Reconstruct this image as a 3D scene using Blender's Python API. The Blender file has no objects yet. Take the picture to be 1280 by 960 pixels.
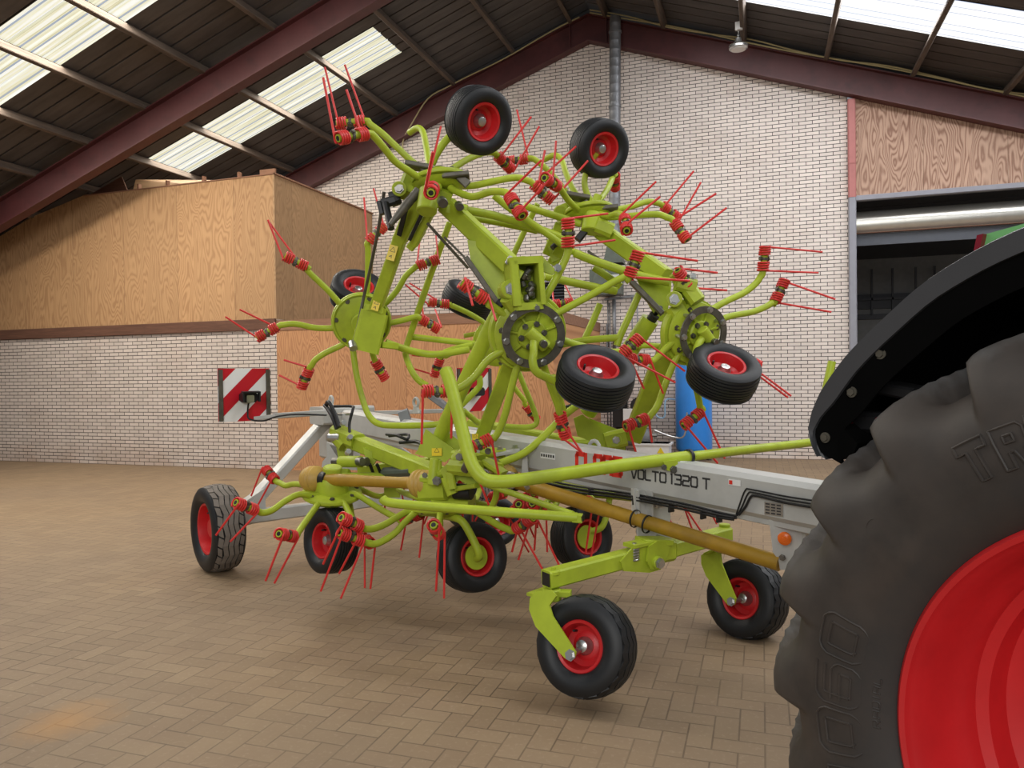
import bpy, math, random
from mathutils import Vector, Matrix
random.seed(7)
V = Vector
PI = math.pi
C = bpy.context.scene.collection
# ------------------------------------------------------------------ camera geometry (photo 1280x960)
F_PX, CX, CY, EYE = 933.0, 640.0, 480.0, 1.55
dY = V((312, 15, -933)).normalized()
dX = V((2790, 26, 933)).normalized(); dX = (dX - dX.dot(dY)*dY).normalized()
dZ = dX.cross(dY)
RM = Matrix((dX, dY, dZ))
O = V((0, 0, EYE))
def ray(u, v): return RM @ V(((u-CX)/F_PX, -(v-CY)/F_PX, -1.0))
def P(u, v, z): return O + ray(u, v)*z
def proj(p):
    c = RM.transposed() @ (p-O)
    return CX+F_PX*c.x/-c.z, CY-F_PX*c.y/-c.z, -c.z
def on_plane(u, v, c, n):
    r = ray(u, v); return O + r*((c-O).dot(n)/r.dot(n))
def vdir(u, v, x, y, z):
    """direction given relative to the line of sight at a pixel: right, up, towards the viewer"""
    t = -ray(u, v).normalized()
    up0 = RM @ V((0, 1, 0))
    r = up0.cross(t).normalized(); up = t.cross(r)
    return (r*x + up*y + t*z).normalized()
rv = V((RM[0][0], RM[1][0], 0)).normalized()
fw = V((-RM[0][2], -RM[1][2], 0)).normalized()
REAR = (-.635*rv+.773*fw).normalized(); LAT = (.773*rv+.635*fw).normalized()
UP = V((0, 0, 1))
def mp(t, l, z):                       # machine frame: rearwards, to the far side, height
    p = rv*.87 + fw*4.03 + REAR*t + LAT*l; p.z = z; return p

# ------------------------------------------------------------------ materials
def new_mat(name):
    m = bpy.data.materials.new(name); m.use_nodes = True
    nt = m.node_tree; b = nt.nodes['Principled BSDF']
    return m, nt, b
def srgb(c):
    return tuple(((x/255+.055)/1.055)**2.4 if x/255 > .04045 else x/255/12.92 for x in c) + (1,)
def mth(nt, op, a, b=None, c=None, clamp=False):
    n = nt.nodes.new('ShaderNodeMath'); n.operation = op; n.use_clamp = clamp
    for i, x in enumerate((a, b, c)):
        if x is None: continue
        if isinstance(x, (int, float)): n.inputs[i].default_value = x
        else: nt.links.new(x, n.inputs[i])
    return n.outputs[0]
def noise(nt, vec, scale, detail=4, rough=.55, dist=0):
    n = nt.nodes.new('ShaderNodeTexNoise'); n.inputs['Scale'].default_value = scale
    n.inputs['Detail'].default_value = detail; n.inputs['Roughness'].default_value = rough
    n.inputs['Distortion'].default_value = dist
    if vec: nt.links.new(vec, n.inputs['Vector'])
    return n.outputs['Fac']
def mixc(nt, fac, a, b, mode='MIX'):
    n = nt.nodes.new('ShaderNodeMix'); n.data_type = 'RGBA'; n.blend_type = mode
    if isinstance(fac, (int, float)): n.inputs[0].default_value = fac
    else: nt.links.new(fac, n.inputs[0])
    for i, x in ((6, a), (7, b)):
        if isinstance(x, tuple): n.inputs[i].default_value = x
        else: nt.links.new(x, n.inputs[i])
    return n.outputs[2]
def ramp(nt, fac, stops):
    n = nt.nodes.new('ShaderNodeValToRGB'); e = n.color_ramp.elements
    while len(e) < len(stops): e.new(.5)
    for k, (p, c) in enumerate(stops):
        e[k].position = p; e[k].color = c if isinstance(c, tuple) else (c, c, c, 1)
    nt.links.new(fac, n.inputs[0]); return n.outputs[0]
def objco(nt, scale=(1, 1, 1), rot=(0, 0, 0), loc=(0, 0, 0)):
    t = nt.nodes.new('ShaderNodeTexCoord'); m = nt.nodes.new('ShaderNodeMapping')
    m.inputs['Scale'].default_value = scale; m.inputs['Rotation'].default_value = rot; m.inputs['Location'].default_value = loc
    nt.links.new(t.outputs['Object'], m.inputs['Vector']); return m.outputs[0]
def bump(nt, b, h, strength=.3, dist=.01):
    n = nt.nodes.new('ShaderNodeBump'); n.inputs['Strength'].default_value = strength; n.inputs['Distance'].default_value = dist
    nt.links.new(h, n.inputs['Height']); nt.links.new(n.outputs[0], b.inputs['Normal'])
def simple(name, col, rough=.5, metal=0, var=.12, vscale=9, dirt=None, dirtamt=.3, coat=0):
    m, nt, b = new_mat(name); c = srgb(col)
    v = objco(nt); f = noise(nt, v, vscale)
    dark = tuple(x*(1-var) for x in c[:3])+(1,); lite = tuple(min(1, x*(1+var)) for x in c[:3])+(1,)
    out = ramp(nt, f, [(.3, dark), (.7, lite)])
    if dirt:
        f2 = noise(nt, v, 3.1, 6, .65)
        g = ramp(nt, f2, [(.5, 0.0), (.75, dirtamt)])
        out = mixc(nt, g, out, srgb(dirt))
    nt.links.new(out, b.inputs['Base Color'])
    b.inputs['Roughness'].default_value = rough; b.inputs['Metallic'].default_value = metal
    b.inputs['Coat Weight'].default_value = coat
    return m
M = {}
M['lime'] = simple('lime_paint', (170, 187, 52), .42, var=.1, dirt=(116, 116, 54), dirtamt=.45, coat=0)
M['red'] = simple('red_paint', (196, 32, 36), .45, var=.08, coat=.08)
M['spring'] = simple('spring_red', (214, 52, 48), .45, var=.08)
M['tine_worn'] = simple('worn_tine_steel', (92, 46, 46), .5, var=.3)
M['grey_paint'] = simple('pale_grey_paint', (186, 186, 182), .42, var=.04, dirt=(140, 136, 126), dirtamt=.4, coat=.1)
M['steel'] = simple('bare_steel', (120, 118, 112), .35, .85, var=.2, vscale=30)
M['zinc'] = simple('zinc_steel', (190, 190, 188), .3, .9, var=.1)
M['dark_steel'] = simple('dark_ring_steel', (92, 88, 78), .48, .35, var=.25, vscale=20)
M['black'] = simple('black_plastic', (24, 24, 26), .5, var=.15)
M['rubber'] = simple('tyre_rubber', (20, 22, 25), .52, var=.2, vscale=14, dirt=(52, 52, 52), dirtamt=.16)
M['bigrubber'] = simple('dusty_tractor_rubber', (50, 46, 43), .62, var=.34, vscale=11, dirt=(84, 71, 62), dirtamt=.5)
M['fender'] = simple('dark_grey_fender_plastic', (58, 59, 62), .5, var=.05)
M['inner'] = simple('fender_inner_black', (7, 7, 7), .95, var=.2)
M['yellow'] = simple('yellow_shaft_guard', (170, 132, 34), .45, var=.12, dirt=(104, 82, 42), dirtamt=.6)
M['boot'] = simple('yellow_boot', (188, 152, 72), .5, var=.14, dirt=(120, 92, 52), dirtamt=.5)
M['sticker'] = simple('yellow_sticker', (238, 208, 30), .4, var=.03)
M['ink'] = simple('black_ink', (22, 22, 22), .5, var=.05)
M['logo_red'] = simple('logo_red', (222, 52, 38), .4, var=.03)
M['letter'] = simple('letter_grey', (58, 58, 60), .4, var=.03)
M['white'] = simple('white_paint', (230, 230, 228), .45, var=.03)
M['signred'] = simple('sign_red', (190, 22, 40), .35, var=.05)
M['amber'] = simple('amber_reflector', (236, 110, 30), .25, var=.08)
M['blue'] = simple('blue_tank_paint', (50, 140, 232), .35, var=.04, coat=.2)
M['greentr'] = simple('tractor_green', (112, 176, 108), .3, var=.05, coat=.3)
M['taillight'] = simple('dark_red_lens', (120, 16, 34), .2, var=.08)
M['purple'] = simple('rafter_maroon_paint', (84, 42, 43), .5, var=.14, vscale=2.5, dirt=(48, 28, 30), dirtamt=.5)
M['post_red'] = simple('post_red_oxide', (176, 112, 108), .6, var=.06)
M['post_grey'] = simple('post_grey_paint', (140, 141, 150), .55, var=.05)
M['galv'] = simple('galvanised_duct', (132, 134, 138), .5, .6, var=.15, vscale=8)
M['drum'] = simple('door_drum_metal', (206, 204, 196), .3, .8, var=.05)
M['darkgrey'] = simple('dark_grey_panel', (72, 76, 84), .6, var=.08)
M['midgrey'] = simple('mid_grey_panel', (128, 130, 132), .6, var=.08)
M['cable'] = simple('beige_cable', (176, 164, 122), .6, var=.05)
M['heater'] = simple('grey_green_heater', (92, 100, 92), .5, .2, var=.12)
M['lightblue'] = simple('light_blue_hose', (150, 190, 220), .4, var=.05)

M['lime'].node_tree.nodes['Principled BSDF'].inputs['Specular IOR Level'].default_value = .32
M['inner'].node_tree.nodes['Principled BSDF'].inputs['Specular IOR Level'].default_value = .08
def wood_plain(name, a, b_, sc=(9, 9, .7), rough=.8):
    m, nt, b = new_mat(name); v = objco(nt, sc)
    f = noise(nt, v, 2.2, 8, .7, .4)
    nt.links.new(ramp(nt, f, [(.25, srgb(a)), (.75, srgb(b_))]), b.inputs['Base Color'])
    b.inputs['Roughness'].default_value = rough; return m
M['purlin'] = wood_plain('weathered_purlin_timber', (60, 50, 44), (116, 102, 90), (9, .8, 9))
M['band'] = wood_plain('brown_stained_batten', (78, 50, 38), (116, 80, 62), (.8, 9, 9))
M['cap'] = wood_plain('cap_timber', (120, 84, 62), (160, 118, 92), (.8, 9, 9))

def plywood(name, dark, light, contrast=.5, axis='x', seam=1.22, off=0.0, scl=1.0):
    m, nt, b = new_mat(name)
    t = nt.nodes.new('ShaderNodeTexCoord'); s = nt.nodes.new('ShaderNodeSeparateXYZ'); nt.links.new(t.outputs['Object'], s.inputs[0])
    h = s.outputs[0] if axis == 'x' else s.outputs[1]; z = s.outputs[2]
    sheet = mth(nt, 'FLOOR', mth(nt, 'DIVIDE', mth(nt, 'ADD', h, 40+off), seam))
    cmb = nt.nodes.new('ShaderNodeCombineXYZ')
    nt.links.new(mth(nt, 'MULTIPLY', h, 1.5*scl), cmb.inputs[0]); nt.links.new(mth(nt, 'MULTIPLY', z, .35*scl), cmb.inputs[1])
    nt.links.new(mth(nt, 'MULTIPLY', sheet, 3.7), cmb.inputs[2])
    n1 = noise(nt, cmb.outputs[0], 1.6, 2, .45, .3)
    cmb2 = nt.nodes.new('ShaderNodeCombineXYZ')
    nt.links.new(mth(nt, 'MULTIPLY', h, 9.0), cmb2.inputs[0]); nt.links.new(mth(nt, 'MULTIPLY', z, 2.2), cmb2.inputs[1]); nt.links.new(sheet, cmb2.inputs[2])
    n2 = noise(nt, cmb2.outputs[0], 1.5, 3, .5)
    bands = mth(nt, 'ADD', mth(nt, 'MULTIPLY', n1, 175.0), mth(nt, 'MULTIPLY', n2, 5.0))
    ring = mth(nt, 'MULTIPLY_ADD', mth(nt, 'SINE', bands), .5, .5)
    ring = mth(nt, 'POWER', ring, 1.6)
    cmb3 = nt.nodes.new('ShaderNodeCombineXYZ')
    nt.links.new(mth(nt, 'MULTIPLY', h, 60.0), cmb3.inputs[0]); nt.links.new(mth(nt, 'MULTIPLY', z, 2.0), cmb3.inputs[1])
    n3 = noise(nt, cmb3.outputs[0], 1.0, 4, .6)
    big = noise(nt, cmb.outputs[0], .8, 3, .5)
    f = mth(nt, 'ADD', mth(nt, 'MULTIPLY', ring, contrast), mth(nt, 'MULTIPLY', n3, .35))
    col = mixc(nt, mth(nt, 'MULTIPLY', f, 1.0, clamp=True), srgb(light), srgb(dark))
    col = mixc(nt, ramp(nt, big, [(.3, 0.0), (.7, .35)]), col, srgb(tuple(int(x*.86) for x in light)))
    wn = nt.nodes.new('ShaderNodeTexWhiteNoise'); wn.noise_dimensions = '1D'; nt.links.new(sheet, wn.inputs['W'])
    tint = mth(nt, 'MULTIPLY_ADD', wn.outputs['Value'], .18, .84)
    hs = nt.nodes.new('ShaderNodeHueSaturation'); nt.links.new(tint, hs.inputs['Value']); nt.links.new(col, hs.inputs['Color'])
    fr = mth(nt, 'FRACT', mth(nt, 'DIVIDE', mth(nt, 'ADD', h, 40+off), seam))
    seamm = mth(nt, 'LESS_THAN', fr, .006)
    col = mixc(nt, mth(nt, 'MULTIPLY', seamm, .6), hs.outputs[0], srgb((92, 66, 44)))
    nt.links.new(col, b.inputs['Base Color']); b.inputs['Roughness'].default_value = .72
    return m
M['ply'] = plywood('plywood_honey', (146, 102, 66), (204, 162, 116), .45, off=.35)
M['ply_side'] = plywood('plywood_side', (136, 104, 72), (196, 158, 116), .38, 'y')
M['ply_low'] = plywood('plywood_low_orange', (150, 96, 60), (216, 160, 112), .5, off=.75, scl=1.4)
M['ply_grain'] = plywood('plywood_strong_grain', (132, 92, 74), (206, 172, 148), .75, off=.1, scl=1.1)

def brick(name, c1, c2, mortar, dirt):
    m, nt, b = new_mat(name)
    t = nt.nodes.new('ShaderNodeTexCoord'); s = nt.nodes.new('ShaderNodeSeparateXYZ'); nt.links.new(t.outputs['Object'], s.inputs[0])
    cmb = nt.nodes.new('ShaderNodeCombineXYZ'); nt.links.new(s.outputs[0], cmb.inputs[0]); nt.links.new(s.outputs[2], cmb.inputs[1])
    br = nt.nodes.new('ShaderNodeTexBrick'); nt.links.new(cmb.outputs[0], br.inputs['Vector'])
    br.inputs['Scale'].default_value = 1; br.inputs['Brick Width'].default_value = .22; br.inputs['Row Height'].default_value = .0645
    br.inputs['Mortar Size'].default_value = .0058; br.inputs['Mortar Smooth'].default_value = .15; br.inputs['Bias'].default_value = 0
    br.inputs['Color1'].default_value = srgb(c1); br.inputs['Color2'].default_value = srgb(c2); br.inputs['Mortar'].default_value = srgb(mortar)
    f = noise(nt, cmb.outputs[0], .7, 6, .6)
    low = mth(nt, 'SUBTRACT', .55, mth(nt, 'MULTIPLY', s.outputs[2], 1.1), clamp=True)
    st = mth(nt, 'MULTIPLY', low, ramp(nt, noise(nt, cmb.outputs[0], 1.3, 6, .65), [(.35, 0.0), (.65, 1.0)]))
    g = mth(nt, 'ADD', mth(nt, 'MULTIPLY', st, 1.0), mth(nt, 'MULTIPLY', ramp(nt, f, [(.5, 0.0), (.8, 1.0)]), .25), clamp=True)
    col = mixc(nt, g, br.outputs['Color'], srgb(dirt), 'MULTIPLY')
    nt.links.new(col, b.inputs['Base Color']); b.inputs['Roughness'].default_value = .8
    bump(nt, b, mth(nt, 'SUBTRACT', 1.0, br.outputs['Fac']), .5, .006)
    return m
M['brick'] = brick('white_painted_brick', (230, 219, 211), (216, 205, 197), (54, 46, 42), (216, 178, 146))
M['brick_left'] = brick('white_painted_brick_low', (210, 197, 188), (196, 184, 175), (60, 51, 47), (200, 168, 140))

def pavers():
    m, nt, b = new_mat('herringbone_clay_pavers')
    t = nt.nodes.new('ShaderNodeTexCoord'); s = nt.nodes.new('ShaderNodeSeparateXYZ'); nt.links.new(t.outputs['Object'], s.inputs[0])
    W = .105
    x = mth(nt, 'DIVIDE', s.outputs[0], W); y = mth(nt, 'DIVIDE', s.outputs[1], W)
    i = mth(nt, 'FLOOR', x); j = mth(nt, 'FLOOR', y); fx = mth(nt, 'SUBTRACT', x, i); fy = mth(nt, 'SUBTRACT', y, j)
    k = mth(nt, 'FLOORED_MODULO', mth(nt, 'SUBTRACT', i, j), 4.0)
    def eq(v): return mth(nt, 'COMPARE', k, float(v), .5)
    e = .035
    lft = mth(nt, 'MULTIPLY', mth(nt, 'LESS_THAN', fx, e), mth(nt, 'SUBTRACT', 1.0, eq(1)))
    rgt = mth(nt, 'MULTIPLY', mth(nt, 'GREATER_THAN', fx, 1-e), mth(nt, 'SUBTRACT', 1.0, eq(0)))
    bot = mth(nt, 'MULTIPLY', mth(nt, 'LESS_THAN', fy, e), mth(nt, 'SUBTRACT', 1.0, eq(2)))
    top = mth(nt, 'MULTIPLY', mth(nt, 'GREATER_THAN', fy, 1-e), mth(nt, 'SUBTRACT', 1.0, eq(3)))
    joint = mth(nt, 'MAXIMUM', mth(nt, 'MAXIMUM', lft, rgt), mth(nt, 'MAXIMUM', bot, top))
    c = nt.nodes.new('ShaderNodeCombineXYZ')
    nt.links.new(mth(nt, 'SUBTRACT', i, eq(1)), c.inputs[0]); nt.links.new(mth(nt, 'ADD', j, eq(3)), c.inputs[1])
    wn = nt.nodes.new('ShaderNodeTexWhiteNoise'); nt.links.new(c.outputs[0], wn.inputs['Vector'])
    base = ramp(nt, wn.outputs['Value'], [(0, srgb((136, 115, 89))), (.5, srgb((142, 120, 93))), (1, srgb((148, 126, 98)))])
    co = objco(nt)
    n1 = noise(nt, co, .45, 6, .6, .4); n2 = noise(nt, co, 2.6, 6, .7); n3 = noise(nt, co, 40, 3, .6)
    base = mixc(nt, ramp(nt, n1, [(.38, 0.0), (.66, .55)]), base, srgb((124, 108, 92)))
    base = mixc(nt, ramp(nt, n2, [(.45, 0.0), (.8, .45)]), base, srgb((126, 102, 82)))
    base = mixc(nt, ramp(nt, n3, [(.55, 0.0), (.9, .3)]), base, srgb((190, 170, 146)))
    # worn joints: dust fills many of them
    jw = mth(nt, 'MULTIPLY', joint, ramp(nt, noise(nt, co, 1.1, 5, .7), [(.3, .2), (.6, .8)]))
    base = mixc(nt, jw, base, srgb((92, 76, 60)))
    # blotches: oil drops and an ochre smear
    vo = nt.nodes.new('ShaderNodeTexVoronoi'); vo.inputs['Scale'].default_value = .55; nt.links.new(objco(nt, (1, 1.5, 1)), vo.inputs['Vector'])
    sp = ramp(nt, mth(nt, 'ADD', vo.outputs['Distance'], mth(nt, 'MULTIPLY', n2, .25)), [(.17, .6), (.22, 0.0)])
    base = mixc(nt, sp, base, srgb((88, 70, 58)))
    for (col, amt) in (((190, 134, 62), .5),):
        q = on_plane(80, 900, V((0, 0, 0)), UP)
        d = nt.nodes.new('ShaderNodeVectorMath'); d.operation = 'DISTANCE'; nt.links.new(t.outputs['Object'], d.inputs[0]); d.inputs[1].default_value = q
        g = ramp(nt, mth(nt, 'ADD', d.outputs['Value'], mth(nt, 'MULTIPLY', n2, .5)), [(.22, amt), (.5, 0.0)])
        base = mixc(nt, g, base, srgb(col))
    nt.links.new(base, b.inputs['Base Color'])
    nt.links.new(ramp(nt, n1, [(.3, .5), (.7, .72)]), b.inputs['Roughness'])
    b.inputs['Specular IOR Level'].default_value = .25
    bump(nt, b, mth(nt, 'SUBTRACT', mth(nt, 'MULTIPLY', wn.outputs['Value'], .25), joint), .35, .004)
    return m
M['floor'] = pavers()
def roof_mat():
    m, nt, b = new_mat('aged_brown_roof_sheet')
    f = noise(nt, objco(nt, (.6, 3, .6)), 2, 6, .6)
    nt.links.new(ramp(nt, f, [(.3, srgb((66, 62, 60))), (.7, srgb((90, 85, 82)))]), b.inputs['Base Color'])
    b.inputs['Roughness'].default_value = .65; return m
M['roof'] = roof_mat()
def sky_mat(name, strength, warm):
    m, nt, b = new_mat(name)
    t = nt.nodes.new('ShaderNodeTexCoord'); sp = nt.nodes.new('ShaderNodeSeparateXYZ'); nt.links.new(t.outputs['Object'], sp.inputs[0])
    f = noise(nt, objco(nt, (.22, 10, .22)), 1.4, 5, .6)
    f2 = noise(nt, objco(nt, (.5, 45, .5)), 1.2, 3, .6)
    rib = mth(nt, 'FRACT', mth(nt, 'DIVIDE', mth(nt, 'ADD', sp.outputs[1], 20.0), .175))       # moulded ribs of the sheet
    line = mth(nt, 'LESS_THAN', rib, .17 if warm else .07)
    fac = mth(nt, 'MULTIPLY_ADD', f2, .4, mth(nt, 'MULTIPLY', f, .7))
    if warm: col = ramp(nt, fac, [(.40, srgb((196, 192, 150))), (.52, srgb((232, 228, 196))), (.64, srgb((252, 252, 244)))])
    else: col = ramp(nt, fac, [(.34, srgb((214, 232, 250))), (.5, srgb((246, 250, 255))), (.6, (1, 1, 1, 1))])
    col = mixc(nt, line, col, srgb((150, 166, 186)) if warm else srgb((140, 160, 196)))
    nt.links.new(col, b.inputs['Emission Color']); b.inputs['Emission Strength'].default_value = strength
    b.inputs['Base Color'].default_value = (.25, .25, .24, 1); b.inputs['Specular IOR Level'].default_value = .1; return m
M['sky_warm'] = sky_mat('rooflight_mossy', .92, True)
M['sky_cool'] = sky_mat('rooflight_clear', 1.05, False)

# ------------------------------------------------------------------ mesh builder
SPLIT = {'model_lettering_', 'ring_bolt', 'hub_bolt', 'fork_head', 'bracket_bolt', 'pivot_pin', 'hinge_pin', 'liner_bolt', 'coupling', 'leg', 'shaft_strap', 'hose_clip', 'cylinder_rod', 'wheel_nut', 'latch', 'edge_rail', 'red_stripe', 'red_lamp'}
class MB:
    def __init__(s): s.v = []; s.f = []; s.sm = []; s.mi = []; s.cur = 0
    def face(s, idx, smooth=False): s.f.append(idx); s.sm.append(smooth); s.mi.append(s.cur)
    def tube(s, pts, r, seg=10, cap=True, curve=0, closed=False, flat=None):
        pts = [V(p) for p in pts]
        rr = list(r) if isinstance(r, (list, tuple)) else [r]*len(pts)
        if curve and len(pts) > 2:
            q = []; qr = []
            n = len(pts)
            for i in range(n-1):
                p0 = pts[max(i-1, 0)]; p1 = pts[i]; p2 = pts[i+1]; p3 = pts[min(i+2, n-1)]
                for k in range(curve):
                    t = k/curve
                    q.append(.5*((2*p1)+(p2-p0)*t+(2*p0-5*p1+4*p2-p3)*t*t+(3*p1-p0-3*p2+p3)*t**3)); qr.append(rr[i]*(1-t)+rr[i+1]*t)
            q.append(pts[-1]); qr.append(rr[-1]); pts, rr = q, qr
        n = len(pts)
        T = []
        for i in range(n):
            a = pts[max(i-1, 0)] if not closed else pts[i-1]; b = pts[min(i+1, n-1)] if not closed else pts[(i+1) % n]
            d = b-a; T.append(d.normalized() if d.length > 1e-9 else V((0, 0, 1)))
        ref = UP if abs(T[0].z) < .9 else V((1, 0, 0))
        N = (ref - T[0]*ref.dot(T[0])).normalized()
        base = len(s.v)
        for i in range(n):
            N = (N - T[i]*N.dot(T[i])); N = N.normalized() if N.length > 1e-6 else T[i].orthogonal().normalized()
            B = T[i].cross(N)
            for k in range(seg):
                a = 2*PI*k/seg + (PI/seg)
                s.v.append(pts[i]+(N*math.cos(a)+B*math.sin(a))*rr[i])
        m = n if closed else n-1
        for i in range(m):
            for k in range(seg):
                a = base+i*seg+k; b = base+i*seg+(k+1) % seg; j = (i+1) % n
                s.face((a, b, base+j*seg+(k+1) % seg, base+j*seg+k), seg > 4)
        if cap and not closed:
            s.face(tuple(base+k for k in reversed(range(seg)))); s.face(tuple(base+(n-1)*seg+k for k in range(seg)))
        return s
    def beam(s, p0, p1, w, h, up=UP, ch=.12, w1=None, h1=None):
        """chamfered rectangular bar: w across, h along 'up'"""
        p0 = V(p0); p1 = V(p1); T = (p1-p0).normalized(); u = (up-T*up.dot(T)).normalized(); r = T.cross(u)
        base = len(s.v)
        for p, ww, hh in ((p0, w, h), (p1, w1 or w, h1 or h)):
            c = min(ww, hh)*ch
            for a, b in ((ww/2-c, hh/2), (ww/2, hh/2-c), (ww/2, -hh/2+c), (ww/2-c, -hh/2), (-ww/2+c, -hh/2), (-ww/2, -hh/2+c), (-ww/2, hh/2-c), (-ww/2+c, hh/2)):
                s.v.append(p+r*a+u*b)
        for k in range(8): s.face((base+k, base+8+k, base+8+(k+1) % 8, base+(k+1) % 8))
        s.face(tuple(base+k for k in range(8))); s.face(tuple(base+8+k for k in reversed(range(8))))
        return s
    def box(s, x0, x1, y0, y1, z0, z1):
        b = len(s.v)
        for z in (z0, z1):
            for x, y in ((x0, y0), (x1, y0), (x1, y1), (x0, y1)): s.v.append(V((x, y, z)))
        for q in ((3, 2, 1, 0), (4, 5, 6, 7), (0, 1, 5, 4), (1, 2, 6, 5), (2, 3, 7, 6), (3, 0, 4, 7)): s.face(tuple(b+i for i in q))
        return s
    def prism(s, poly, d):
        """polygon (world points) extruded by vector d"""
        b = len(s.v); n = len(poly)
        for p in poly: s.v.append(V(p))
        for p in poly: s.v.append(V(p)+d)
        s.face(tuple(b+i for i in range(n))); s.face(tuple(b+n+i for i in reversed(range(n))))
        for i in range(n): s.face((b+i, b+n+i, b+n+(i+1) % n, b+(i+1) % n))
        return s
    def lathe(s, c, ax, prof, seg=32, smooth=True, closed=False):
        """prof: (radius, distance along axis)"""
        c = V(c); ax = V(ax).normalized(); a = ax.orthogonal().normalized(); b_ = ax.cross(a)
        base = len(s.v)
        for r, h in prof:
            for k in range(seg):
                t = 2*PI*k/seg; s.v.append(c+ax*h+(a*math.cos(t)+b_*math.sin(t))*max(r, 1e-5))
        n = len(prof)
        for i in range(n if closed else n-1):
            j = (i+1) % n
            for k in range(seg): s.face((base+i*seg+k, base+i*seg+(k+1) % seg, base+j*seg+(k+1) % seg, base+j*seg+k), smooth)
        return s
    def cyl(s, p0, p1, r, seg=20, ch=.1):
        p0 = V(p0); p1 = V(p1); L = (p1-p0).length; c = r*ch
        return s.lathe(p0, p1-p0, [(0, 0), (r-c, 0), (r, c), (r, L-c), (r-c, L), (0, L)], seg, False if seg < 10 else True)
    def helix(s, c, ax, R, L, turns, wr, seg=6, per=14, ph=0):
        ax = ax.normalized(); a = ax.orthogonal().normalized(); b = ax.cross(a)
        n = int(turns*per); pts = []
        for k in range(n+1):
            t = 2*PI*turns*k/n+ph; pts.append(c+ax*(L*(k/n-.5))+(a*math.cos(t)+b*math.sin(t))*R)
        s.tube(pts, wr, seg); return s
    def pieces(s):
        par = list(range(len(s.v)))
        def fd(i):
            while par[i] != i: par[i] = par[par[i]]; i = par[i]
            return i
        for f in s.f:
            a = fd(f[0])
            for i in f[1:]: par[fd(i)] = a
        comp = {}
        for k, f in enumerate(s.f): comp.setdefault(fd(f[0]), []).append(k)
        for fl_ in comp.values():
            m = MB(); mp_ = {}
            for k in fl_:
                idx = []
                for i in s.f[k]:
                    if i not in mp_: mp_[i] = len(m.v); m.v.append(s.v[i])
                    idx.append(mp_[i])
                m.f.append(tuple(idx)); m.sm.append(s.sm[k]); m.mi.append(0)
            yield m
    def build(s, name, mat, parent=None, smooth_angle=True, fix=True):
        if name in SPLIT:
            SP = set(SPLIT); SPLIT.discard(name); o = None
            for m in s.pieces(): o = m.build(name, mat, parent)
            SPLIT.add(name); return o
        me = bpy.data.meshes.new(name); me.from_pydata([tuple(v) for v in s.v], [], s.f)
        me.polygons.foreach_set('use_smooth', s.sm); me.polygons.foreach_set('material_index', s.mi); me.update()
        if fix:
            import bmesh
            bm = bmesh.new(); bm.from_mesh(me); bmesh.ops.remove_doubles(bm, verts=bm.verts, dist=1e-5)
            bmesh.ops.recalc_face_normals(bm, faces=bm.faces)
            if smooth_angle:
                for e in bm.edges:
                    if len(e.link_faces) == 2 and e.calc_face_angle(0) > .7: e.smooth = False
            bm.to_mesh(me); bm.free()
        for x in (mat if isinstance(mat, (list, tuple)) else [mat]): me.materials.append(M[x] if isinstance(x, str) else x)
        o = bpy.data.objects.new(name, me); C.objects.link(o)
        if parent:
            o.parent = parent
            o.matrix_parent_inverse = world_inv(parent)
        return o
def world_inv(p):
    return Matrix.Translation(-p.location) if p.type == 'EMPTY' else Matrix.Identity(4)
def tag(o, label=None, cat=None, group=None, kind=None):
    if label: o['label'] = label
    if cat: o['category'] = cat
    if group: o['group'] = group
    if kind: o['kind'] = kind
    return o
def thing(name, loc, label, cat, group=None):
    o = bpy.data.objects.new(name, None); C.objects.link(o); o.location = loc; return tag(o, label, cat, group)
def struct(name, mb, mat, label, cat='building', parent=None):
    o = mb.build(name, mat, parent)
    if not parent: tag(o, label, cat, None, 'structure')
    return o

# ------------------------------------------------------------------ camera
cam = bpy.data.cameras.new('camera'); co = bpy.data.objects.new('camera', cam); C.objects.link(co)
cam.sensor_width = 36; cam.lens = 36*F_PX/1280; cam.clip_start = .05
mw = RM.to_4x4(); mw.translation = O; co.matrix_world = mw
bpy.context.scene.camera = co

# ================================================================== THE BUILDING
GY, FY = 14.1, 10.74                       # gable wall and front of the plywood store
XA, MS = -3.05, .355                       # ridge position and roof slope
def rz(x, c): return c - MS*abs(x-XA)
XL, XR, Y0, Y1 = -16.5, 10.5, 2.2, GY+.25
fl = MB(); fl.v = [V((-26, -9, 0)), V((18, -9, 0)), V((18, 24, 0)), V((-26, 24, 0))]; fl.face((0, 1, 2, 3))
struct('floor', fl, 'floor', 'beige-brown herringbone clay paver floor of the shed', 'floor')
# gable: brick part with a louvre hole, built as strips
w = MB(); XE = 1.44; th = .22
vx0, vx1, vz0, vz1 = -4.22, -3.62, 2.72, 3.36
def gstrip(mb, xs, zb, zt):
    pass
def quad(mb, a, b, c, d, t=th):
    mb.prism([a, b, c, d], V((0, t, 0)))
def gz(x): return rz(x, 8.2)
xs = [-16.5, vx0, vx1, XE]
quad(w, V((-16.5, GY, 0)), V((vx0, GY, 0)), V((vx0, GY, gz(vx0))), V((-16.5, GY, gz(-16.5))))
quad(w, V((vx0, GY, 0)), V((vx1, GY, 0)), V((vx1, GY, vz0)), V((vx0, GY, vz0)))
quad(w, V((vx0, GY, vz1)), V((vx1, GY, vz1)), V((vx1, GY, gz(vx1))), V((vx0, GY, gz(vx0))))
w.prism([V((vx1, GY, 0)), V((XE, GY, 0)), V((XE, GY, gz(XE))), V((XA, GY, gz(XA))), V((vx1, GY, gz(vx1)))], V((0, th, 0)))
struct('wall_gable', w, 'brick', 'tall white painted brick gable wall behind the machine', 'wall')
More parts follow.
